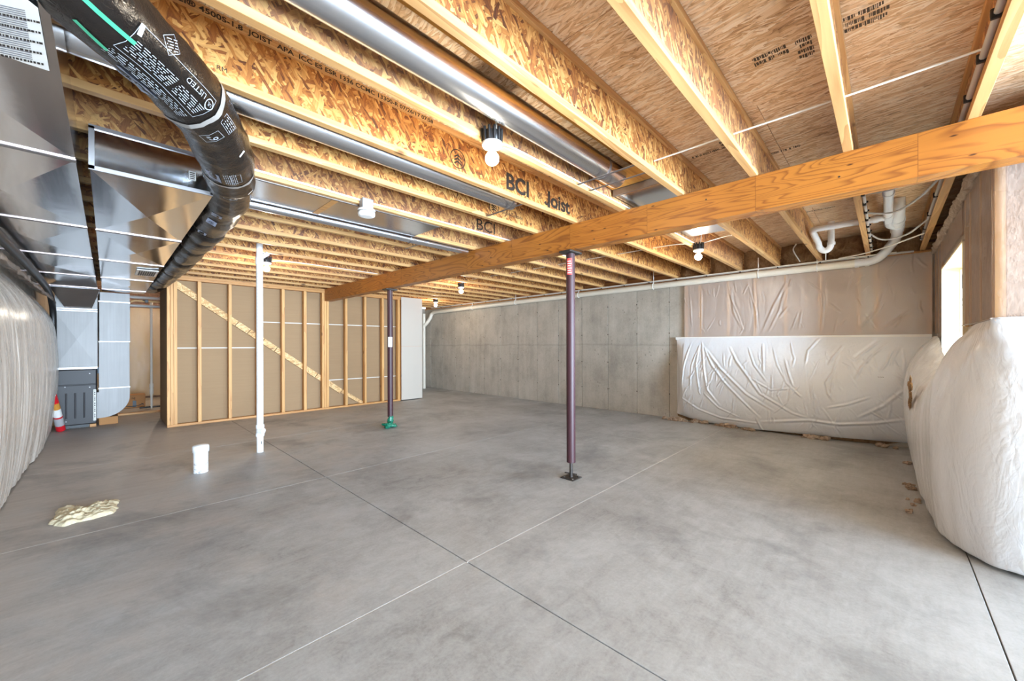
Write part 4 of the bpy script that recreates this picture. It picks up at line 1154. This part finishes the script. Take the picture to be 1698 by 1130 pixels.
lamp_fixture((4.62, joist_y(11)+.25, 2.395), 'bare lit bulb hanging beyond the beam in front of the finished drywall', BP)
lamp_fixture((5.75, joist_y(16)+.25, 2.395), 'smallest bare bulb by the far end of the wall pipe', BP)
lamp_fixture((1.47, joist_y(12)-.06, 2.405), 'bare lit bulb just behind the white standpipe', BP)

lamp_fixture((.95, 11.6, 2.40), 'bare bulb lighting the furnace room behind the partition', 34)
# smoke detector
sd = thing('smoke_detector', 'white round smoke detector hanging from a grey box on the joist', 'smoke detector', (1.45, 3.05, 2.4))
sx, sy = 1.452, joist_y(6)-.06
MB().box(sx-.045, sx+.045, sy-.03, sy+.035, 2.392, 2.475, .004).build('junction_box', plain('grey_box', srgb(150, 148, 146), .5), sd)
MB().lathe((sx, sy, 2.375), [(.055, 0), (.067, .004), (.067, .014), (.06, .017)], 28).build('mounting_plate', WHITE, sd)
MB().lathe((sx, sy, 2.333), [(.045, 0), (.062, .006), (.066, .018), (.066, .034), (.055, .042)], 28).build('detector_body', WHITE, sd)
MB().tube([(sx+.067*math.cos(a), sy+.067*math.sin(a), 2.371) for a in np.linspace(0, 2*PI, 25)], .002, 5).build('sounder_slot', STEEL, sd)

# ------------------------------------------------------------------ columns
def column(x, y, lab, r, cap_lab):
    t = thing('steel_column', lab, 'column', (x, y, 0))
    MB().tube([(x, y, .155), (x, y, 2.175)], r, 28).build('pipe_shaft', COLUMN, t)
    MB().box(x-.10, x+.10, y-.065, y+.065, 2.18, 2.1985, .002).build('cap_plate', STEEL, t)
    MB().tube([(x, y, 2.165), (x, y, 2.181)], r*.8, 20).build('cap_collar', STEEL, t)
    MB().tube([(x, y, .01), (x, y, .16)], .017, 14).build('jack_screw', STEEL, t)
    MB().tube([(x-.02, y+.06, .045), (x+.01, y-.06, .045)], .006, 8).build('jack_bar', STEEL, t)
    MB().box(x-.075, x+.075, y-.075, y+.075, .0008, .010, .002).build('base_plate', STEEL, t)
    m = MB()
    for a in (-.05, .05):
        for b in (-.05, .05): m.lathe((x+a, y+b, .010), [(.011, 0), (.011, .007), (.008, .008)], 6)
    m.build('base_bolts', STEEL, t)
    return t
def col_label(x, y, r, z0, z1, a0, a1, nm, mat, t):
    G = np.array([[(x+(r+.0012)*math.cos(a), y+(r+.0012)*math.sin(a), z) for a in np.linspace(a0, a1, 9)] for z in (z0, z1)])
    return MB().grid(G).build(nm, mat, t)
c1 = column(3.12, 2.207, 'dark oxide steel column with red label standing nearer on the open floor', .043, '')
aim = math.atan2(-2.2, -3.12)
rl = col_label(3.12, 2.207, .043, 1.97, 2.13, aim-.9, aim+.35, 'red_label', plain('red_paper', srgb(214, 78, 74), .6), c1)
for i in range(6):
    col_label(3.12, 2.207, .0436, 1.985+.022*i, 1.993+.022*i, aim-.7, aim+.2-.15*(i % 2), 'label_print', PAPER, rl)
c2 = column(3.135, 5.72, 'dark steel column with white label and green plastic at its foot', .043, '')
aim = math.atan2(-5.7, -3.13)
col_label(3.135, 5.72, .043, 1.27, 1.43, aim-.8, aim+.8, 'white_label', PAPER, c2)
m = MB(); m.addbm(lump((3.07, 5.63, .045), .075, 3, 4, .7, 4, (1.2, 1.0, .55)), True); m.addbm(lump((3.125, 5.70, .12), .038, 8, 3, .6, 4, (.9, .9, 2.2)), True)
grn = m_poly('green_plastic', srgb(30, 128, 98), srgb(16, 92, 72), .25, 20, (1, 1, 1), .6)
tag(m.build('plastic_wrap', grn), 'crumpled green plastic wrap around the foot of the farther column', 'plastic wrap')

# ------------------------------------------------------------------ white plastic pipes standing in the floor
sp = thing('standpipe', 'tall white plastic pipe rising from floor to joists with cleanout fitting', 'pipe', (1.285, 5.5, 0))
px, py = 1.285, 5.5
MB().tube([(px, py, .0), (px, py, 2.40)], .036, 20).build('pipe', PVC, sp)
MB().lathe((px, py, .19), [(.040, 0), (.046, .004), (.046, .035), (.041, .04), (.041, .10), (.046, .105), (.046, .14), (.04, .145)], 20).build('coupling', PVC, sp)
MB().tube([(px-.01, py-.02, .262), (px+.02, py-.065, .262)], .034, 16).build('cleanout_plug', PVC, sp)
m = MB(); m.tube(smooth_path([(px, py, 2.34), (px, py, 2.43), (px, py, 2.50), (px, py, 2.62)], 5), .036, 16); m.tube([(px, py, 2.36), (px+.085, py-.03, 2.43)], .026, 12); m.build('top_elbow', PVC, sp)
MB().lathe((px, py, 2.28), [(.037, 0), (.043, .004), (.043, .09), (.037, .095)], 20).build('hub', PVC, sp)
m = MB()
for i in range(40): m.box(px-.031, px-.029, py-.030, py-.026, .6+.04*i, .62+.04*i)
m.build('printed_line', plain('pale_print', srgb(170, 180, 190), .6), sp)
MB().box(px+.003, px+.012, py-.038, py-.033, .10, .135).build('dark_mark', STEEL, sp)
cp = thing('pipe_stub', 'short capped white plastic pipe stub with scuffed base in the floor', 'pipe', (.66, 5.07, 0))
def m_scuff():
    t = NT('scuffed_pvc'); o = t.obj(False); s = t.sep(o); n = t.noise(o, 28, 5, .7, 1)
    f = t.math('MULTIPLY', t.ramp(n, [(.54, (0, 0, 0)), (.6, (1, 1, 1))]), t.ramp(s[2], [(.08, (1, 1, 1)), (.2, (0, 0, 0))]))
    t.P(Base_Color=t.mix(f, srgb(226, 226, 226), srgb(150, 148, 150)), Roughness=.35); return t.m
MB().tube([(.66, 5.07, 0), (.66, 5.07, .24)], .062, 28).build('pipe', m_scuff(), cp)
MB().lathe((.66, 5.07, .205), [(.064, 0), (.070, .003), (.071, .055), (.066, .068), (.045, .076), (.012, .079)], 28).build('cap', PVC, cp)

# foam blob
fo = [AZ(u_, v_, 0) for u_, v_ in ((77, 871), (100, 874), (130, 868), (160, 860), (190, 850), (196, 838), (192, 830), (165, 838), (140, 846), (115, 843), (95, 848), (90, 860))]
cx = sum((p for p in fo), Vector())/len(fo)
nr_, nt_ = 26, 72; ring = smooth_path(fo+[fo[0]], 12)[:-1]; nt_ = len(ring)
G = np.zeros((nr_, nt_+1, 3))
for a in range(nr_):
    t = a/(nr_-1)
    for b in range(nt_+1):
        p = ring[b % nt_]; q = cx.lerp(p, t*(1+.10*nz(p.x*22, p.y*22, 3)))
        h_ = .034*math.sqrt(max(0, 1-t**3.5))*(.9+.7*nz(q.x*24, q.y*24, 1)+.3*nz(q.x*60, q.y*60, 4))
        G[a, b] = (q.x, q.y, max(.001, h_+.012*(1-t)))
FOAM = m_poly('spray_foam', srgb(232, 220, 190), srgb(206, 190, 152), .7, 40, (1, 1, 1), .5)
tag(MB().grid(G).build('foam_spill', FOAM), 'hardened cream spray foam blob on the concrete floor', 'foam')
st = NT('dirt_stain'); st.P(Base_Color=(*srgb(104, 86, 66), 1), Roughness=.9)

# crumbs along the hem of the rear blanket and by the big blanket
def crumbs(spots, name, label, rmin, rmax, mat=SCRAP):
    m = MB()
    for i, p in enumerate(spots):
        r = random.uniform(rmin, rmax); m.addbm(lump((p[0], p[1], r*.6), r, i, 2, .8, 5, (1, 1.15, .8)), False)
    return tag(m.build(name, mat), label, 'debris', kind='stuff')
sp_ = [(6.72+random.uniform(-.05, .05), 2.55+random.gauss(0, .09)) for _ in range(40)]
sp_ += [(float(np.interp(-y, [-2.4, -1.43, -.4], [6.80, 6.68, 6.72]))+random.uniform(-.02, .03), y) for y in [random.choice((2.2, 1.85, 1.55, .75, -.02))+random.gauss(0, .07) for _ in range(46)]]
crumbs(sp_, 'insulation_crumbs', 'loose fiberglass crumbs along the hem of the rear white blanket', .012, .042)
sp_ = [(random.choice((4.6, 5.0, 5.1, 4.3, 6.0))+random.gauss(0, .07), -.15+random.uniform(-.05, .03)) for _ in range(26)]
crumbs(sp_, 'insulation_crumbs', 'brown fiberglass crumbs along the foot of the bulging blanket', .008, .02, SCRAP)

# ------------------------------------------------------------------ wall drain pipe with hangers, upper drain fittings
dp = thing('drain_pipe', 'long cream drain pipe hung along the top of the concrete wall', 'pipe', (6.79, 5, 2.32))
zc = lambda y: float(np.interp(y, [.1, 1.25, 6.5, 9.75], [2.352, 2.352, 2.325, 2.29]))
MB().tube([(6.79, y, zc(y)) for y in (.26, 1.25, 3, 5, 6.5, 8, 9.72)], .050, 20).build('pipe', PVCC, dp)
MB().tube(smooth_path([(6.79, 9.72, 2.29), (6.79, 9.82, 2.275), (6.77, 9.88, 2.22), (6.74, 9.90, 2.12), (6.68, 9.95, 2.00), (6.62, 10.02, 1.90)], 6), .052, 18).build('elbow', PVCC, dp)
MB().tube([(6.62, 10.05, 0), (6.62, 10.05, 2.25)], .045, 18).build('riser', PVCC, dp)
MB().tube(smooth_path([(6.79, .26, 2.352), (6.79, .13, 2.36), (6.775, .05, 2.40), (6.74, -.02, 2.48), (6.66, -.075, 2.55), (6.5, -.095, 2.58), (5.85, -.095, 2.585), (5.55, -.095, 2.60), (5.46, -.095, 2.655), (5.44, -.095, 2.742)], 8), .050, 20).build('sweep', PVC, dp)
for y in (.17, .27): MB().tube([(6.79, y-.02, zc(y)), (6.79, y+.02, zc(y))], .056, 20).build('coupling', PVC, dp)
MB().tube([(5.9, -.095, 2.583), (6.2, -.095, 2.583)], .058, 20).build('wye_hub', PVC, dp)
MB().tube([(5.66, -.095, 2.592), (5.74, -.095, 2.588)], .058, 20).build('coupling', PVC, dp)
for y in (.68, 1.38, 3.0, 4.6, 6.4, 8.0):
    t_ = MB(); t_.tube([(6.79+.054*math.cos(a), y, zc(y)+.054*math.sin(a)) for a in np.linspace(PI*.5, PI*2.5, 20)], .006, 6); t_.tube([(6.79, y, zc(y)+.05), (6.79, y, 2.60)], .007, 6)
    t_.build('pipe_hanger', WHITE, dp)
vt = thing('vent_branch', 'smaller white drain branch with trap joining the stack above the wall pipe', 'pipe', (5.5, .2, 2.55))
MB().tube([(4.15, -.02, 2.555), (5.55, -.02, 2.555)], .034, 16).build('branch_pipe', PVC, vt)
MB().tube(smooth_path([(5.55, -.02, 2.555), (5.75, -.03, 2.56), (5.95, -.07, 2.575)], 5), .036, 16).build('wye_arm', PVC, vt)
MB().tube(smooth_path([(5.36, -.02, 2.553), (5.36, .3, 2.553), (5.36, .53, 2.552), (5.40, .575, 2.55), (5.50, .585, 2.545), (5.85, .575, 2.50)], 7), .032, 16).build('arm_pipe', PVC, vt)
MB().tube(smooth_path([(5.85, .575, 2.50), (5.90, .572, 2.46), (5.92, .55, 2.425), (5.93, .515, 2.41), (5.93, .48, 2.43), (5.93, .465, 2.48), (5.93, .462, 2.60), (5.93, .462, 2.742)], 7), .033, 16).build('trap', PVC, vt)
for p, q in (((5.36, .05, 2.553), (5.36, .09, 2.553)), ((5.27, -.02, 2.555), (5.45, -.02, 2.555)), ((4.5, -.02, 2.555), (4.56, -.02, 2.555))): MB().tube([p, q], .039, 16).build('coupling', PVC, vt)
MB().tube([(5.93, .462, 2.47), (5.93, .462, 2.50)], .040, 16).build('slip_nut', PVC, vt)
MB().tube([(5.93, .512, 2.30), (5.93, .512, 2.38)], .004, 6).build('drip_wire', CABLE, vt)

# ------------------------------------------------------------------ cables, conduits and clips
def cable(pts, r, label, mat=CABLE, name='cable', n=8, group=None):
    return tag(MB().tube(smooth_path(pts, n), r, 8).build(name, mat), label, 'cable', group)
cable([(2.56, joist_y(2)-.008, 2.535), (2.55, .65, 2.53), (2.555, .16, 2.53), (2.56, -.33, 2.535), (2.58, -1.2, 2.54)], .0055, 'white cable crossing the open bays near the window wall')
cable([(1.53, joist_y(3)-.06, 2.425), (1.7, joist_y(3)-.032, 2.462), (2.2, joist_y(3)-.03, 2.466), (3.04, joist_y(3)-.03, 2.468), (4.70, joist_y(3)-.03, 2.468)], .0055, 'white cable stapled along the flange from the nearest bulb to the beam')
cable([(.6, joist_y(6)-.034, 2.474), (1.0, joist_y(6)-.032, 2.472), (1.41, joist_y(6)-.035, 2.466)], .008, 'white cable stapled along the joist left of the smoke detector')
cable([(1.50, joist_y(6)-.035, 2.462), (1.9, joist_y(6)-.032, 2.47), (3.05, joist_y(6)-.032, 2.472), (4.4, joist_y(6)-.032, 2.472)], .008, 'white cable stapled along the joist from smoke detector to beam')
cable([(4.72, joist_y(3)-.08, 2.44), (4.74, joist_y(3)+.2, 2.50), (4.75, 2.6, 2.512), (4.72, 3.6, 2.512), (4.7, 4.6, 2.512), (4.66, 5.6, 2.512), (4.64, joist_y(11)+.25, 2.47)], .0055, 'cable strung through the joists between the two bulbs beyond the beam')
cable([(4.75, joist_y(3)-.08, 2.46), (4.78, 1.3, 2.50), (4.79, joist_y(2)+.01, 2.51)], .0055, 'short cable from the bulb near the blanket to the next joist')
cable([(1.52, joist_y(12)-.06, 2.43), (1.8, joist_y(12)-.032, 2.466), (3.05, joist_y(12)-.032, 2.466)], .006, 'cable stapled along the joist from the bulb behind the standpipe')
wc = thing('wall_conduit', 'thin grey pipe clipped along joist ends above the long drain pipe', 'pipe', (6.8, 5, 2.45))
MB().tube([(6.80, y, 2.424+.0) for y in (-.25, 2, 4, 6, 8, 9.9)], .013, 10).build('pipe', PEX, wc)
MB().tube([(6.77, y, 2.432) for y in (-.1, 2, 4, 6, 8, 9.9)], .007, 8).build('cable', CABLE, wc)
clipm = MB(); clipm.box(-.02, .02, -.007, .007, -.018, .018, .003); cme = clipm.mesh('clip', BLACK)
for k in range(0, 20): inst(cme, 'clip', wc, (0, 0, 0)).location = Vector((6.79, joist_y(k), 2.426))-wc.location
ep = thing('clipped_pipe', 'grey pipe held by black clips along the joist beside the window wall', 'pipe', (3, -.29, 2.5))
MB().tube([(-.5, joist_y(-1)+.02, 2.53), (2.2, joist_y(-1)+.022, 2.528), (4.5, joist_y(-1)+.022, 2.524), (6.6, joist_y(-1)+.022, 2.52)], .013, 10).build('pipe', PEX, ep)
for x in (2.30, 2.62, 3.0, 3.5, 4.1, 4.75, 5.4, 6.0, 6.5):
    inst(MB().box(-.008, .008, -.020, .020, -.02, .02, .003).mesh('clip', BLACK), 'clip', ep, (0, 0, 0)).location = Vector((x, joist_y(-1)+.022, 2.526))-ep.location
sr_ = thing('clip_row', 'row of black pipe clips fixed along joist under the white drain branch', 'clips', (5, .13, 2.5))
for x in np.linspace(3.5, 6.6, 12):
    m = MB(); m.box(-.016, .016, -.012, .012, -.02, .02, .003); m.box(-.008, .008, -.024, -.010, .0, .014, .002)
    inst(m.mesh('clip', BLACK), 'clip', sr_, (0, 0, 0)).location = Vector((x, joist_y(0)-.035, 2.46))-sr_.location
MB().tube([(3.45, joist_y(0)-.037, 2.465), (6.7, joist_y(0)-.037, 2.462)], .011, 8).build('pipe', PEX, sr_)
cable([(4.35, joist_y(0)-.01, 2.54), (4.3, -.05, 2.52), (4.0, -.2, 2.52), (3.7, -.30, 2.53)], .009, 'upper beige cable loop crossing the bay by the drain stack', PEX)
cable([(4.9, joist_y(0)-.01, 2.52), (4.95, -.05, 2.49), (4.6, -.2, 2.49), (4.2, -.30, 2.52)], .009, 'middle beige cable loop crossing the bay by the drain stack', PEX)
cable([(5.8, joist_y(0)-.01, 2.53), (6.0, 0.02, 2.46), (5.9, -.16, 2.46), (5.6, -.30, 2.52)], .009, 'lower beige cable loop sagging under the drain stack', PEX)
cable([(6.77, .45, 2.44), (6.6, .2, 2.435), (6.3, -.05, 2.44), (6.0, -.30, 2.47)], .008, 'cable slanting from the wall pipe to the window wall joist', CABLE)
cable([(6.2, joist_y(2)-.30, 2.60), (6.5, joist_y(1)+.26, 2.58), (6.74, joist_y(1)+.22, 2.46)], .008, 'short grey cable dropping to the wall conduit from the rim', PEX)
